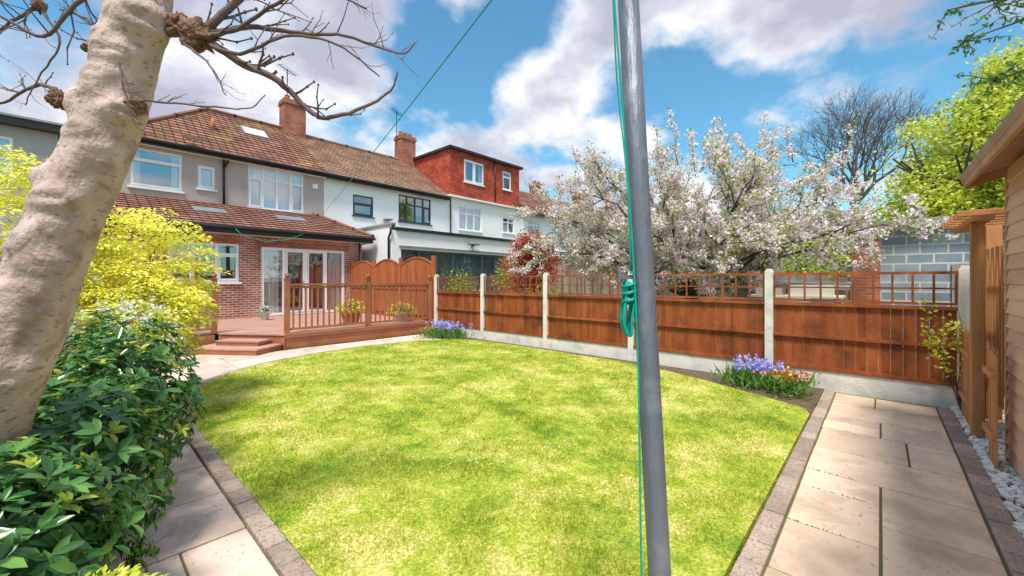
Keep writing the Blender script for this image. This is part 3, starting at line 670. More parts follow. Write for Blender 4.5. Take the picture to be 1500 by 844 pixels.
# ------------------------------------------------------------------ shed & timber arch & picket
SH=empty('timber_shed',(3.4,-1.9,0)); mb=MB(); z=.06
while z<2.42:
    mb.obox(((1.2+5.36)/2,-.80,z+.062),((1,0,0),(0,1,.12),(0,-.12,1)),((5.36-1.2)/2,.009,.064),'shed')
    mb.obox((5.36,-1.95,z+.062),((0,1,0),(1,0,-.12),(.12,0,1)),(1.15,.009,.064),'shed'); z+=.122
mb.box(1.2,5.34,-3.1,-.82,0,2.45,'shedtrim'); mb.build('walls',SH)
mb=MB(); mb.box(5.33,5.40,-.86,-.785,0,2.44,'shedtrim'); 
mb.obox((3.4,-1.25,2.72),((1,0,0),(0,-1,.33),(0,.33,1)),(2.2,.72,.02),'shedtrim'); mb.obox((3.4,-1.25,2.752),((1,0,0),(0,-1,.33),(0,.33,1)),(2.21,.73,.012),'felt')
mb.obox((3.4,-2.6,2.72),((1,0,0),(0,1,.33),(0,-.33,1)),(2.2,.72,.02),'shedtrim'); mb.obox((3.4,-2.6,2.752),((1,0,0),(0,1,.33),(0,-.33,1)),(2.21,.73,.012),'felt')
mb.box(1.2,5.62,-.60,-.575,2.42,2.53,'shedtrim')
mb.obox((5.605,-1.25,2.68),((1,0,0),(0,-1,.33),(0,.33,1)),(.012,.72,.06),'shedtrim')
mb.poly([(5.36,-.82,2.44),(5.36,-3.1,2.44),(5.36,-1.95,2.85)],'shed'); mb.build('roof_and_trim',SH)
mb=MB()
for (x,y,s,h) in ((6.0,-.70,.045,2.12),(6.9,-.92,.06,2.15),(6.0,-1.45,.045,2.12),(6.95,-1.45,.05,2.12)): mb.box(x-s,x+s,y-s,y+s,0,h,'post')
mb.box(5.75,7.2,-.78,-.64,2.12,2.17,'post'); mb.box(5.75,7.2,-1.5,-1.4,2.12,2.17,'post')
for k in range(6): mb.box(5.85+k*.25,5.9+k*.25,-1.65,-.55,2.172,2.23,'post')
for z in (.5,1.0,1.5): mb.box(6.06,6.84,-.9,-.88,z,z+.03,'post')
for k in range(7): mb.box(6.06+k*.12,6.08+k*.12,-.878,-.86,.3,1.9,'post')
mb.build('timber_arch',bevel=.006)
mb=MB()
for (x0,x1,h) in ((5.05,5.42,.95),(6.15,7.15,.98)):
    n=int((x1-x0)/.095)
    for k in range(n):
        a=x0+k*.095; mb.box(a,a+.075,-.70,-.685,.03,h+random.uniform(-.01,.01),'post'); mb.poly([(a,-.70,h),(a+.075,-.70,h),(a+.037,-.70,h+.05)],'post')
    for z in (.25,.75): mb.box(x0,x1,-.684,-.66,z,z+.05,'post')
mb.build('picket_fence')

# ------------------------------------------------------------------ block garage over the fence
G=empty('block_garage',(14.5,-1.2,0)); mb=MB()
mb.poly([(13,-3.6,0),(13,.35,0),(13,.35,2.75),(13,-3.6,2.75)],'block'); mb.poly([(13,.35,0),(17,.35,0),(17,.35,2.75),(13,.35,2.75)],'block')
mb.poly([(13,-3.6,0),(17,-3.6,0),(17,-3.6,2.75),(13,-3.6,2.75)],'block')
mb.box(12.90,13.2,.0,.52,0,2.72,'chimbrick'); mb.build('walls',G)
mb=MB(); mb.box(12.8,17.2,-3.8,.65,2.75,2.93,'felt'); mb.box(12.78,12.8,-3.8,.65,2.74,2.95,'greywood'); mb.build('roof',G)
mb=MB(); mb.box(12.96,13.0,-1.9,-1.15,0,1.9,'greywood'); mb.box(12.94,12.96,-1.83,-1.22,.1,1.8,'cream'); mb.build('door',G)
mb=MB(); 
for (x,y) in ((9.4,.6),(10.2,.6),(9.4,1.9),(10.2,1.9)): mb.box(x-.03,x+.03,y-.03,y+.03,0,1.22,'greywood')
mb.box(9.3,10.3,.5,2.0,1.22,1.26,'cream'); mb.box(9.4,9.9,.65,1.3,1.26,1.46,'cream'); mb.box(9.5,9.95,1.45,1.9,1.26,1.40,'greywood'); mb.build('potting_bench')
mb=MB(); mb.box(11.4,12.4,.6,2.6,0,1.35,'greywood'); mb.obox((11.9,1.6,1.44),((0,1,0),(1,0,.12),(-.12,0,1)),(1.1,.6,.03),'felt'); mb.box(11.38,11.4,1.2,1.9,.1,1.2,'cream'); mb.build('tool_store')

# ------------------------------------------------------------------ steel clothes pole and rope
WP=empty('washing_line_pole',(1.134,.421,0)); mb=MB()
pb=Vector((1.134,.421,-.1)); pt=Vector((1.052,.555,2.9)); mb.tube([pb,pb.lerp(pt,.3),pb.lerp(pt,.6),pt],[.031,.031,.0295,.029],28,'galv')
def onpole(z): return pb.lerp(pt,(z+.1)/3.0)
right=Vector((.677,-.736,0)); fwd=Vector((.736,.677,0))
mb.build('pole',WP,smooth=True)
mb=MB(); h=onpole(1.56)-right*.03; mb.obox(h-right*.018,(right,fwd,(0,0,1)),(.022,.006,.006),'galv'); mb.obox(h-right*.038+Vector((0,0,.012)),(right,fwd,(0,0,1)),(.004,.005,.018),'galv')
h2=onpole(2.82); mb.tube([h2-right*.05,h2+right*.05],.008,8,'galv'); mb.build('cleat',WP)
mb=MB()
for k in range(5):
    c=onpole(1.47)-right*(.047+.004*random.uniform(-1,1))-fwd*(.008*k-.02); pts=[]
    hh=.075+.006*random.uniform(-1,1); ww=.011+.003*random.random()
    for i in range(21):
        a=2*math.pi*i/20; pts.append(c+Vector((0,0,hh*math.sin(a)))+right*(ww*math.cos(a)+.004*math.sin(3*a)))
    mb.tube(pts,.0045,6,'rope',cap=False)
c=onpole(1.5)-right*.046; mb.tube([c+right*(.018*math.cos(i*1.2))+fwd*(.026*math.sin(i*1.2))+Vector((0,0,.004*i-.02)) for i in range(16)],.0045,6,'rope')
pts=[]
for i in range(60):
    z=2.85-i*(2.8/59); o=onpole(z); off=.040+.008*math.sin(z*3)+ (.018*max(0,(1.3-z)))
    pts.append(o-right*off-fwd*.02)
mb.tube(pts,.0028,6,'rope')
mb.tube([p-right*.006+fwd*.012*math.sin(i*.5) for i,p in enumerate(pts[:28])],.0024,6,'rope')
a=onpole(2.83); b_=Vector((5.3,14.8,3.12)); pts=[]
for i in range(41):
    q=i/40; p=a.lerp(b_,q); p.z-=.44*q*(1-q); pts.append(p)
mb.tube(pts,.0035,6,'rope'); mb.build('green_clothes_line',WP,smooth=True)

# ------------------------------------------------------------------ foreground tree
FT=empty('pollarded_tree',(-.42,3.0,0))
mb=MB()
cp=[(-.45,3.02,-.1),(-.40,2.98,.35),(-.306,2.92,.84),(-.178,2.82,1.28),(-.056,2.72,1.74),(.059,2.62,2.11),(.14,2.565,2.46),(.20,2.52,2.85),(.25,2.48,3.3)]
cp=[Vector(c) for c in cp]; rr=[.21,.175,.155,.138,.122,.116,.116,.110,.10]
rings=[]
for i in range(len(cp)-1):
    p0=cp[max(0,i-1)];p1=cp[i];p2=cp[i+1];p3=cp[min(len(cp)-1,i+2)]
    for q in range(26):
        t_=q/26; pp=.5*((2*p1)+(p2-p0)*t_+(2*p0-5*p1+4*p2-p3)*t_**2+(3*p1-p0-3*p2+p3)*t_**3); rings.append((pp,rr[i]*(1-t_)+rr[i+1]*t_))
bul=[]
def bd(s,f): return (right*s-fwd*f).normalized()
for z,s,f,a_,sz in ((1.9,.2,1,.035,.045),(1.72,-.5,1,.025,.045),(2.0,-1,.3,.06,.045),(2.33,-1,.3,.05,.045),(2.3,1,.4,.05,.04),(2.55,.3,1,.03,.04),(2.72,1,.5,.05,.07),(2.1,.9,.5,.02,.05),(1.5,.3,1,.028,.04),(1.35,-.6,1,.03,.045),(2.62,-.6,1,.028,.04),(1.15,.7,.7,.025,.06),(2.45,0,1,.022,.03),(1.62,.8,.7,.022,.04),(2.2,-.1,1,.018,.03),(1.78,.6,.8,.018,.03),(2.38,-.5,1,.02,.03),(1.42,.7,.8,.02,.03)):
    bul.append((z,bd(s,f),a_,sz))
SD=84; i0=len(mb.V); nr=len(rings)
for i,(p,r_) in enumerate(rings):
    t_=(rings[min(nr-1,i+1)][0]-rings[max(0,i-1)][0]).normalized(); x_=(right-t_*right.dot(t_)).normalized(); y_=t_.cross(x_)
    for k in range(SD):
        a=2*math.pi*k/SD; dd=x_*math.cos(a)+y_*math.sin(a); w=r_*(1+.06*noise.fractal(Vector((dd.x*1.8,dd.y*1.8,p.z*3)),1,2,6)+.02*noise.noise(Vector((dd.x*3,dd.y*3,p.z*34)))+.018*noise.noise(Vector((dd.x*9,dd.y*9,p.z*60))))
        for bz,bdv,ba,bs in bul:
            pos=p+dd*r_; dist2=((pos.z-bz)/bs)**2+((1-dd.dot(bdv))*2.5/(bs/.06))**2
            if dist2<9: w+=ba*(math.exp(-dist2)-.75*math.exp(-dist2*7))
        mb.V.append(tuple(p+dd*w))
for i in range(nr-1):
    for k in range(SD):
        a=i0+i*SD+k; b2=i0+i*SD+(k+1)%SD; mb.face([a,b2,b2+SD,a+SD],[(0,0)]*4,'bark')
mb.build('trunk',FT,smooth=True)
O=Vector((.222,2.51,2.85)); 
def lf(u,v,e=0): return O+right*((u-215)/309)+Vector((0,0,-v/309))+fwd*e   # local tree frame: along / up / depth (309 units = 1 m)
mb=MB()
for (u,v,e,r_,sd) in ((104,148,-.04,.042,1),(220,160,-.06,.036,2),(288,50,0,.072,3),(262,34,0,.045,4),(160,85,-.10,.018,5),(84,247,-.03,.038,6),(186,205,-.09,.016,7),(60,8,.0,.03,9),(28,378,-.05,.024,11)):
    c=lf(u,v,e)
    for q in range(6 if r_>.03 else 1):
        o_=Vector(rdir(1)[0])*r_*.6 if q else Vector((0,0,0)); rq=r_*(.85 if q==0 else random.uniform(.35,.6)); mb.blob(c+o_,(rq,rq,rq*1.05),'knob',.6,2.6,24,16,sd+q)
mb.build('burrs',FT,smooth=True)
mb=MB()
def catm(P,k=6):
    out=[]
    for i in range(len(P)-1):
        p0=P[max(0,i-1)];p1=P[i];p2=P[i+1];p3=P[min(len(P)-1,i+2)]
        for q in range(k):
            t_=q/k; out.append(.5*((2*p1)+(p2-p0)*t_+(2*p0-5*p1+4*p2-p3)*t_**2+(3*p1-p0-3*p2+p3)*t_**3))
    out.append(P[-1]); return out
def jit(P,a): return [p+Vector(rdir(1)[0])*a for p in P]
def limb(P,r0,r1,ntw=8,tl=.25,up=.3):
    Q=catm([Vector(p) for p in P]); Q=[Q[0]]+jit(Q[1:],.003); n=len(Q)
    mb.tube(Q,[r0+(r1-r0)*(i/(n-1)) for i in range(n)],7,'twig')
    for k in range(ntw):
        i=int(n*random.uniform(.15,.98)); i=min(i,n-2); p=Q[i]; t_=(Q[i+1]-Q[i]).normalized()
        d=(t_*.6+Vector(rdir(1)[0])*.7+Vector((0,0,up))).normalized(); L=tl*random.uniform(.4,1.2); rr_=(r0+(r1-r0)*i/n)*.45
        a=p+d*L*.35; d2=(d+Vector(rdir(1)[0])*.35+Vector((0,0,.25))).normalized(); b2=a+d2*L*.35; d3=(d2+Vector(rdir(1)[0])*.3+Vector((0,0,.2))).normalized(); c2=b2+d3*L*.3
        mb.tube([p,a,b2,c2],[rr_,rr_*.75,rr_*.6,rr_*.4],5,'twig'); 
        for pb_ in (a,b2,c2): mb.blob(pb_,(rr_*.95,rr_*.95,rr_*1.3),'twig',.1,1,6,4)
        if random.random()<.7:
            e2=a+(d+Vector(rdir(1)[0])*.8).normalized()*L*.4; mb.tube([a,e2],[rr_*.6,rr_*.35],5,'twig'); mb.blob(e2,(rr_*.7,rr_*.7,rr_*1.1),'twig',.1,1,6,4)
limb([lf(245,45),lf(290,50),lf(335,78,.05),lf(385,100,.1),lf(425,138,.12),lf(455,153,.12),lf(505,135,.15),lf(545,100,.2),lf(558,70,.2)],.022,.004,10,.2)
limb([lf(240,20),lf(300,45),lf(355,28,.05),lf(420,28,.1),lf(480,22,.15),lf(560,40,.2),lf(588,22,.2)],.016,.003,14,.2)
limb([lf(300,60),lf(360,85,-.05),lf(430,70,-.1),lf(500,80,-.1),lf(560,125,-.1)],.010,.003,9,.15)
limb([lf(300,50),lf(345,40),lf(400,5),lf(450,-20),lf(520,-10,.1)],.012,.003,12,.2)
limb([lf(300,40),lf(340,5),lf(400,-50),lf(480,-80,.2)],.02,.008,10,.28)
limb([lf(205,160,-.1),lf(250,160,-.12),lf(330,168,-.12),lf(380,168,-.1),lf(405,150,-.1)],.006,.002,5,.10)
limb([lf(108,148),lf(70,122),lf(30,118,.05),lf(-20,140,.05),lf(-80,130)],.010,.004,7,.15)
limb([lf(190,-40),lf(130,15,-.05),lf(85,60,-.05),lf(30,40,-.1),lf(-60,60,-.1)],.011,.004,12,.22)
limb([lf(150,60),lf(110,40,.1),lf(70,-10,.2),lf(20,-30,.2)],.012,.004,12,.2)
limb([lf(60,8),lf(90,60),lf(60,110),lf(40,150)],.006,.002,6,.12)
limb([lf(60,8),lf(20,30),lf(-20,60)],.009,.004,8,.15)
limb([lf(205,100,-.1),lf(225,150,-.14),lf(240,195,-.14),lf(262,208,-.14)],.005,.0018,4,.08)
limb([lf(280,70,-.05),lf(330,110,-.1),lf(350,150,-.1)],.006,.002,5,.10)
mb.build('branches',FT,smooth=True)

# ------------------------------------------------------------------ shrubs
def ell_shell(c,r,n,lo=.8,hi=1.0,zmin=-.6):
    D=rdir(n); D=D[D[:,2]>zmin]; n=len(D); return np.array(c)+D*np.array(r)*rng.uniform(lo,hi,(n,1)),D
def rosettes(P,D,nl,L,W,mt,mtnew=None,newp=.1,spread=1.0):
    parts=[]; isnew=rng.random(len(P))<newp; 
    for flag,mm in ((False,mt),(True,mtnew)):
        sel=isnew==flag
        if not sel.any() or mm is None: continue
        p=np.repeat(P[sel],nl,0); d=np.repeat(nrm(D[sel]+np.array([0,0,.35])),nl,0); n=len(p)
        rad=nrm(np.cross(d,rdir(n))); dirn=nrm(d*rng.uniform(.05,.75 if not flag else 1.3,(n,1))+rad*spread)
        sc=rng.uniform(.6,1.15,n)*(1 if not flag else .75)
        V,F=bigleaf(p+d*rng.uniform(-.03,.02,(n,1)),dirn,d,L*sc,W*sc); parts.append((V,F,mm))
    return parts
parts=[]; mbs=MB()
for c,r,n in (((.2,4.3,.62),(.46,.75,.6),330),((-.05,3.35,.5),(.45,.6,.55),300),((-.25,2.5,.40),(.42,.48,.45),300),((-.75,3.5,.55),(.5,1,.6),160),((-.7,2.3,.40),(.45,.5,.5),150),((-.3,4.9,.6),(.5,.5,.55),100)):
    P,D=ell_shell(c,r,n,.8,1.15); parts+=rosettes(P,D,8,.094,.039,'laurel','laurelnew',.16)
    P,D=ell_shell(c,r,int(n*.8),.45,.82); parts+=rosettes(P,D,7,.10,.041,'laurel',None,0)
    for k in range(14):
        q=P[rng.integers(len(P))]; mbs.tube([(c[0],c[1],0),((c[0]+q[0])/2,(c[1]+q[1])/2,q[2]*.6),tuple(q)],[.012,.009,.004],5,'twig')
E=empty('glossy_evergreen_shrub',(-.1,3.4,0)); npobj('leaves',parts,E); mbs.build('stems',E)
E=empty('golden_acer',(.3,6.6,0)); parts=[]; mbs=MB()
for c,r,n in (((.47,6.5,1.55),(.72,.85,.85),165),((-.45,6.2,1.85),(.8,.8,.95),150),((.42,5.8,1.2),(.50,.5,.6),85),((-.9,4.9,1.9),(.5,.6,.75),60)):
    P,D=ell_shell(c,r,n*2,.6,1.08,-.7)
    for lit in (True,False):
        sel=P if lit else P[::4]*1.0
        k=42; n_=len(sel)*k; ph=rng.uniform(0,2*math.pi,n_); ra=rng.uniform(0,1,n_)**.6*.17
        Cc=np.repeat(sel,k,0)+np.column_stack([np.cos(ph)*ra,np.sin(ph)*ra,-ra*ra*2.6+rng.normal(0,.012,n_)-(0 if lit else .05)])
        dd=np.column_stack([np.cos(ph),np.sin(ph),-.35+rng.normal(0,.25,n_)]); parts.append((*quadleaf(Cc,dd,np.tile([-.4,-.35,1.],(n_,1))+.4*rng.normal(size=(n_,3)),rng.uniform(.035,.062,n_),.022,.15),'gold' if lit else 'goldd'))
    for k in range(12):
        q=P[rng.integers(len(P))]; mbs.tube([(.1,6.6,0),(c[0]*.6+q[0]*.4,c[1]*.6+q[1]*.4,q[2]*.6),tuple(q)],[.02,.012,.004],5,'twig')
npobj('leaves',parts,E); mbs.build('stems',E)
parts=[]
c,r=(.3,5.25,.9),(.42,.5,.42); P,D=ell_shell(c,r,260,.75,1.05); parts+=rosettes(P,D,8,.06,.025,'laurelnew','gold',.3)
P,D=ell_shell(c,r,90,1.0,1.12,.0); Cc=np.repeat(P,24,0)+rng.normal(0,.03,(len(P)*24,3)); parts.append(petals(Cc,.03,'wpetal'))
P,D=ell_shell((.25,5.3,.45),(.4,.5,.45),200,.5,1.0); parts+=rosettes(P,D,8,.06,.025,'laurel',None,0)
npobj('white_flowering_shrub',parts,origin=(.3,5.3,0))
n=2600; ph=rng.uniform(0,6.28,n); ra=rng.uniform(0,.30,n)**1; C=np.array([.02,2.02,.30])+np.column_stack([np.cos(ph)*ra,np.sin(ph)*ra,.16-ra*ra*3+rng.normal(0,.02,n)])
parts=[(*quadleaf(C,np.column_stack([np.cos(ph),np.sin(ph),rng.normal(0,.3,n)]),np.tile([0,0,1.],(n,1))+.4*rng.normal(size=(n,3)),.035,.018),'lime')]
npobj('leafy_ground_plant',parts,origin=(0,2,0))
def leafmass(name,ells,n,size,mats,parent=None,clump=26,cr=.35,gate=-.18,gs=.9):
    parts=[]
    for c,r in ells:
        P,D=ell_shell(c,r,n,.35,1.08,-.9); 
        g=np.array([noise.noise(Vector(p*gs)) for p in P]); P=P[g>gate]
        k=clump; n_=len(P)*k; C=np.repeat(P,k,0)+rng.normal(0,cr*.5,(n_,3)); pick=np.repeat(rng.random(len(P)),k)
        for j,mm in enumerate(mats):
            s=(pick>=j/len(mats))&(pick<(j+1)/len(mats)); q=C[s]; m_=len(q)
            parts.append((*quadleaf(q,rdir(m_)+np.array([0,0,-.2]),rdir(m_)+np.array([-.3,-.3,.9]),size*rng.uniform(.7,1.2,m_),size*.6),mm))
    return npobj(name,parts,parent,origin=(ells[0][0][0],ells[0][0][1],0))
leafmass('red_acer_shrub',[((11.3,9.4,1.75),(1.2,1.2,1.15)),((10.9,9.1,2.6),(.55,.55,.55))],210,.10,['acer','acer','acer'],cr=.25)
leafmass('garden_shrubs',[((10.2,12.3,.9),(.8,.7,.9)),((9.5,7.2,.6),(.6,.8,.7)),((12.6,11.6,1.2),(1,.8,1.2)),((17,8,1.5),(1.6,3,1.7)),((19,3,1.4),(1.5,2,1.6))],110,.09,['limed','lime','limed'],cr=.3)

# ------------------------------------------------------------------ apple tree
AT=empty('blossoming_apple_tree',(11.3,3.6,0)); mb=MB(); tw=[]
base=Vector((11.3,3.6,0)); top=Vector((11.15,3.75,1.25)); mb.tube([base,base.lerp(top,.5)+Vector((.06,-.04,0)),top],[.17,.14,.14],10,'dbark')
cen=Vector((11.0,4.15,2.65)); R=Vector((3.2,4.7,2.35))
def curve(a,b_,sag,k=6,jt=.05):
    m_=(a+b_)/2+Vector((0,0,sag)); out=[]
    for i in range(k+1):
        t_=i/k; p=a*(1-t_)**2+m_*2*t_*(1-t_)+b_*t_*t_
        if 0<i<k: p=p+Vector(rdir(1)[0])*jt
        out.append(p)
    return out
nl=28
for i in range(nl):
    az=2*math.pi*i/nl+random.uniform(-.2,.2); el=[-.15,.45,.10,.9][i%4]+random.uniform(-.1,.1)
    tg=cen+Vector((math.cos(az)*math.cos(el)*R.x,math.sin(az)*math.cos(el)*R.y,math.sin(el)*R.z))*random.uniform(.72,.93)
    L=curve(top-Vector((0,0,random.uniform(0,.3))),tg,.5,7,.1); mb.tube(L,[.05*(1-j/8)+.009 for j in range(8)],7,'dbark')
    for j in range(9):
        q=L[random.randint(2,7)]; d=(Vector(rdir(1)[0])+(q-cen).normalized()*.6+Vector((0,0,.25))).normalized(); e=q+d*random.uniform(.6,1.3)
        if e.z<1.3: e.z=1.3+random.random()*.4
        S_=curve(q,e,.1,4,.05); mb.tube(S_,[.016,.013,.010,.008,.005],5,'dbark')
        for k in range(6):
            q2=S_[random.randint(1,4)]; d2=(Vector(rdir(1)[0])*.8+d*.5+Vector((0,0,.35))).normalized(); e2=q2+d2*random.uniform(.25,.65); T=curve(q2,e2,.03,3,.02)
            mb.tube(T,[.006,.005,.004,.003],4,'dbark'); tw.append([np.array(p) for p in T])
        tw.append([np.array(p) for p in S_[1:]])
for k in range(30):
    az=random.uniform(0,6.28); rr_=random.uniform(.1,.85); q=cen+Vector((math.cos(az)*R.x*rr_,math.sin(az)*R.y*rr_,R.z*math.sqrt(1-rr_*rr_)*.8)); e=q+Vector((random.uniform(-.4,.4),random.uniform(-.4,.4),random.uniform(.6,1.2)))
    T=curve(q,e,0,4,.04); mb.tube(T,[.010,.008,.007,.005,.003],5,'dbark'); tw.append([np.array(p) for p in T]); tw.append([np.array(p) for p in T])
mb.build('trunk_and_branches',AT,smooth=True)
cl=[];lv=[]
for T in tw:
    T=np.array(T)
    def samp(n):
        i=rng.integers(0,len(T)-1,n); f=rng.random((n,1)); return T[i]*(1-f)+T[i+1]*f
    cl.append(samp(rng.integers(2,7))); lv.append(samp(23))
cl=np.concatenate(cl); lv=np.concatenate(lv)
k=12; Cc=np.repeat(cl,k,0)+rng.normal(0,.042,(len(cl)*k,3)); n_=len(lv)
parts=[petals(Cc,.062,'applef'),(*quadleaf(lv+rng.normal(0,.06,(n_,3)),rdir(n_),rdir(n_)+np.array([-.3,-.3,.6]),.072,.036),'applel')]
npobj('blossom_and_leaves',parts,AT)

# ------------------------------------------------------------------ bare tree, far trees
def grow(mb,p,d,L,r,lv,maxl,mt,spread,tips=None):
    k=2 if lv<maxl-2 else 1; P=[p]; q=p; dd=d
    for i in range(k+1):
        dd=(dd+Vector(rdir(1)[0])*.12+Vector((0,0,.04))).normalized(); q=q+dd*L/(k+1); P.append(q)
    mb.tube(P,[r*(1-.35*i/(k+1)) for i in range(k+2)],6 if lv<3 else 3,mt,cap=False)
    if lv>=maxl:
        if tips is not None: tips.append(q)
        return
    nch=3 if random.random()<.6 else 2
    if lv==0: nch=5
    az0=random.uniform(0,6.28); o=dd.orthogonal().normalized(); o2=dd.cross(o)
    for i in range(nch):
        az=az0+6.28*i/nch+random.uniform(-.3,.3); s=spread*random.uniform(.6,1.2); nd=(dd*math.cos(s)+(o*math.cos(az)+o2*math.sin(az))*math.sin(s)+Vector((0,0,.06))).normalized()
        grow(mb,q,nd,L*random.uniform(.72,.88),r*.62,lv+1,maxl,mt,spread,tips)
    if lv>1:
        pp=P[1]; az=random.uniform(0,6.28); nd=(dd*.6+(o*math.cos(az)+o2*math.sin(az))*.8).normalized(); grow(mb,pp,nd,L*.55,r*.4,min(maxl,lv+2),maxl,mt,spread,tips)
mb=MB(); random.seed(5); mb.tube([(38.5,1.5,0),(38.5,1.5,4.6)],[.36,.30],8,'farbark'); grow(mb,Vector((38.5,1.5,4.4)),Vector((0,0,1)),2.55,.26,0,7,'farbark',.5); 
mb.build('bare_tree',smooth=False,origin=(38.5,1.5,0))
E=empty('lime_green_tree',(23.8,-2.6,0)); mb=MB(); tips=[]; random.seed(3); grow(mb,Vector((23.8,-2.6,0)),Vector((0,0,1)),2.6,.22,0,3,'dbark',.5,tips); mb.build('trunk',E)
leafmass('leaves',[((23.8,-2.9,6.0),(2.6,2.6,3.2)),((24.5,-4.8,6.4),(2.5,2.4,4.0)),((22.8,-1.4,4.0),(1.7,1.6,2.0)),((25,-4.1,8.9),(1.6,1.6,2.0)),((21.5,-4.2,5.4),(1.5,1.5,2.4)),((22.5,-2.2,3.6),(1.4,1.6,1.5))],520,.17,['lime','lime','limed','lime','lime'],E,30,.46,-.25)
ells=[]
for i in range(16):
    y=-22+i*3.4; ells.append(((50+rng.uniform(-3,3),y,3+rng.uniform(-.5,1)),(3,2.6,3.2+rng.uniform(-1,1.0))))
ells+=[((30,.2,2.2),(2,2.0,2.4)),((33,4,2.4),(2,2.4,2.2)),((28,-2,2.6),(1.8,1.8,2.4)),((31,8,2),(2,2,2.2))]
leafmass('distant_trees',ells,120,.34,['haze','lime','haze'],None,26,.9)
OT=empty('overhanging_tree',(7.6,-4.6,0)); mb=MB(); mb.tube([(7.6,-4.6,0),(7.5,-4.5,2.5),(7.4,-4.2,4.6)],[.16,.13,.1],10,'dbark'); tt=[]
for (e,s) in (((6.4,-.65,4.1),.2),((6.5,-.9,4.4),.3),((6.9,-1.1,3.8),.2),((6.2,-1.0,4.2),.3),((6.7,-.9,3.7),.2),((6.0,-.5,4.3),.2)):
    L=curve(Vector((7.4,-4.2,4.4)),Vector(e),s,8,.05); mb.tube(L,[.025*(1-i/9)+.004 for i in range(9)],6,'dbark')
    for k in range(20):
        q=L[random.randint(4,8)]; d=Vector(rdir(1)[0]); d.z*=.6; T=curve(q,q+d*random.uniform(.2,.5),0,3,.02); mb.tube(T,[.006,.005,.004,.003],4,'dbark'); tt.append(np.array([np.array(p) for p in T]))
mb.build('branches',OT); C=[]
for T in tt:
    i=rng.integers(0,3,14); f=rng.random((14,1)); C.append(T[i]*(1-f)+T[i+1]*f)
C=np.concatenate(C); n_=len(C); npobj('leaves',[(*quadleaf(C,rdir(n_),rdir(n_),.06,.028),'strap')],OT)
mb=MB(); tt=[]
for k in range(7):
    L=curve(Vector((6.95,-.7,.0)),Vector((6.75+random.uniform(-.1,.2),-.5+random.uniform(-.25,.2),random.uniform(.9,1.4))),.2,5,.04); mb.tube(L,[.006,.005,.004,.003,.003,.002],5,'dbark'); tt.append(np.array([np.array(p) for p in L[2:]]))
E=empty('climbing_rose',(6.95,-.7,0)); mb.build('stems',E)
C=[]
for T in tt:
    i=rng.integers(0,len(T)-1,30); f=rng.random((30,1)); C.append(T[i]*(1-f)+T[i+1]*f)
C=np.concatenate(C); n_=len(C); npobj('leaves',[(*quadleaf(C+rng.normal(0,.04,C.shape),rdir(n_),rdir(n_),.055,.035),'lime')],E)

# ------------------------------------------------------------------ world
w=bpy.data.worlds.new('World'); scene.world=w; w.use_nodes=True; nt=w.node_tree; bg=nt.nodes['Background']
SUN_EL=RAD(62); sx,sy=-.84,-.54
sky=N(nt,'ShaderNodeTexSky',sky_type='NISHITA'); sky.sun_disc=False; sky.sun_elevation=SUN_EL; sky.sun_rotation=math.atan2(sx,sy); sky.air_density=1.2; sky.ozone_density=2.0
STR=.15
tc=N(nt,'ShaderNodeTexCoord'); nv=N(nt,'ShaderNodeVectorMath',operation='NORMALIZE'); nt.links.new(tc.outputs['Generated'],nv.inputs[0])
sp=N(nt,'ShaderNodeSeparateXYZ'); nt.links.new(nv.outputs[0],sp.inputs[0])
def mth(op,a,b_=None,c=None,clamp=False):
    m_=N(nt,'ShaderNodeMath',operation=op); m_.use_clamp=clamp
    for i,v in enumerate((a,b_,c)):
        if v is None: continue
        if hasattr(v,'is_linked'): nt.links.new(v,m_.inputs[i])
        else: m_.inputs[i].default_value=v
    return m_.outputs[0]
zz=mth('ADD',mth('MAXIMUM',sp.outputs[2],0.0),.35)
cb=N(nt,'ShaderNodeCombineXYZ'); nt.links.new(mth('DIVIDE',sp.outputs[0],zz),cb.inputs[0]); nt.links.new(mth('DIVIDE',sp.outputs[1],zz),cb.inputs[1])
def nz(scale,detail,rough,off=(0,0,0),dist=0):
    mp=N(nt,'ShaderNodeMapping'); mp.inputs['Location'].default_value=off; nt.links.new(cb.outputs[0],mp.inputs[0])
    x_=N(nt,'ShaderNodeTexNoise'); x_.inputs['Scale'].default_value=scale; x_.inputs['Detail'].default_value=detail; x_.inputs['Roughness'].default_value=rough; x_.inputs['Distortion'].default_value=dist
    nt.links.new(mp.outputs[0],x_.inputs[0]); return x_.outputs[0]
cov=nz(3.0,8,.54,(3,1,0),.15)
def dirv(az,el): az,el=RAD(az),RAD(el); return (math.sin(az)*math.cos(el),math.cos(az)*math.cos(el),math.sin(el))
for az,el,r_,wt in ((37,26,.22,-.20),(76,18,.20,-.17),(92,17,.24,-.15),(49,34,.15,-.17),(66,27,.15,-.12),
                    (14,26,.50,.15),(54,22,.24,.17),(84,31,.34,.17),(46,16,.18,.10),(30,42,.35,.08),(68,11,.22,.10),(66,38,.2,.10)):
    dn=N(nt,'ShaderNodeVectorMath',operation='DISTANCE'); nt.links.new(nv.outputs[0],dn.inputs[0]); dn.inputs[1].default_value=dirv(az,el)
    mr=N(nt,'ShaderNodeMapRange',interpolation_type='SMOOTHSTEP'); nt.links.new(dn.outputs['Value'],mr.inputs[0]); mr.inputs[1].default_value=0; mr.inputs[2].default_value=r_; mr.inputs[3].default_value=wt; mr.inputs[4].default_value=0
    cov=mth('ADD',cov,mr.outputs[0])
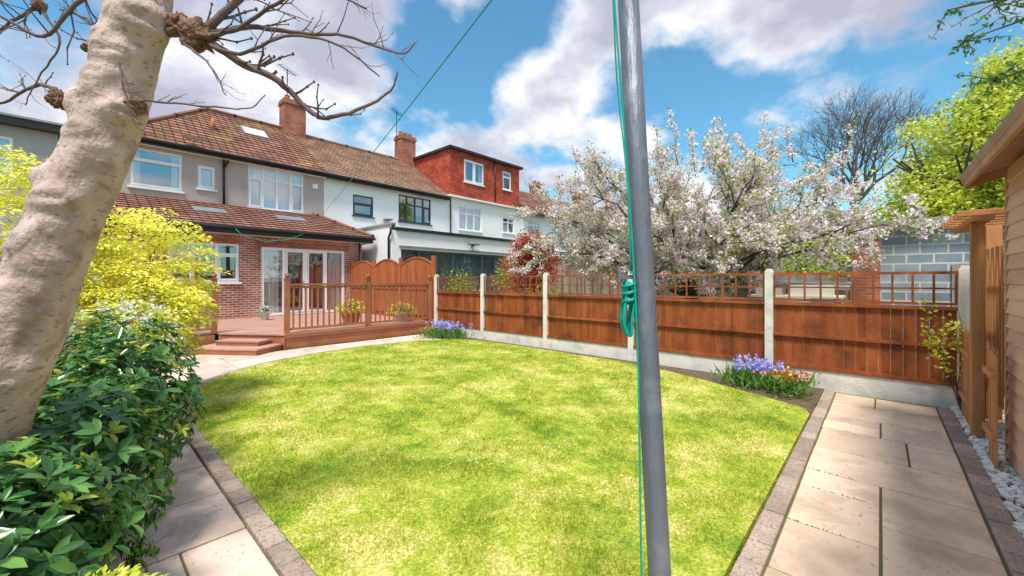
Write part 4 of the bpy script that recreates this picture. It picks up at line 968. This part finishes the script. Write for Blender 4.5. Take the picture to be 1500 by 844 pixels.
mk=N(nt,'ShaderNodeMapRange',interpolation_type='SMOOTHSTEP'); nt.links.new(cov,mk.inputs[0]); mk.inputs[1].default_value=.43; mk.inputs[2].default_value=.61
sh=nz(2.4,5,.5,(5.25,1.2,0),.1); sh2=nz(6,6,.6,(1,4,0),.1)
core=mth('SUBTRACT',cov,.52)
val=mth('ADD',mth('ADD',mth('MULTIPLY',sh,1.9),mth('MULTIPLY',sh2,.7)),mth('MULTIPLY',core,-1.1))
rmp=ramp(nt,[(.74,(.50,.52,.64)),(.86,(.68,.70,.80)),(1.0,(1.0,1.0,1.02))])
vs_=mth('MULTIPLY_ADD',val,.62,.14); nt.links.new(vs_,rmp.inputs[0])
cc=N(nt,'ShaderNodeVectorMath',operation='SCALE'); nt.links.new(rmp.outputs[0],cc.inputs[0]); cc.inputs['Scale'].default_value=1.06/STR
skt=mixc(nt,1.0,sky.outputs[0],(.60,1.06,1.12),'MULTIPLY')
sk2=N(nt,'ShaderNodeVectorMath',operation='SCALE'); nt.links.new(skt,sk2.inputs[0]); sk2.inputs['Scale'].default_value=1.15
fin=mixc(nt,mk.outputs[0],sk2.outputs[0],cc.outputs[0])
nt.links.new(fin,bg.inputs['Color']); bg.inputs['Strength'].default_value=STR
sd=bpy.data.lights.new('sun','SUN'); sd.energy=4.8; sd.angle=RAD(13); sd.color=(1,.945,.86)
so=bpy.data.objects.new('sun',sd); scene.collection.objects.link(so)
dv=Vector((sx*math.cos(SUN_EL),sy*math.cos(SUN_EL),math.sin(SUN_EL))); so.rotation_euler=dv.to_track_quat('Z','Y').to_euler(); so.location=(-5,-5,20)
cd=bpy.data.cameras.new('camera'); cd.lens=14.09; cd.sensor_width=36; cd.shift_y=-.0073; cd.clip_end=2000; cd.clip_start=.05
co=bpy.data.objects.new('camera',cd); scene.collection.objects.link(co); co.location=(0,0,1.55); co.rotation_euler=(RAD(90),0,RAD(-47.4)); scene.camera=co
scene.view_settings.view_transform='Standard'; scene.view_settings.look='None'; scene.view_settings.exposure=0
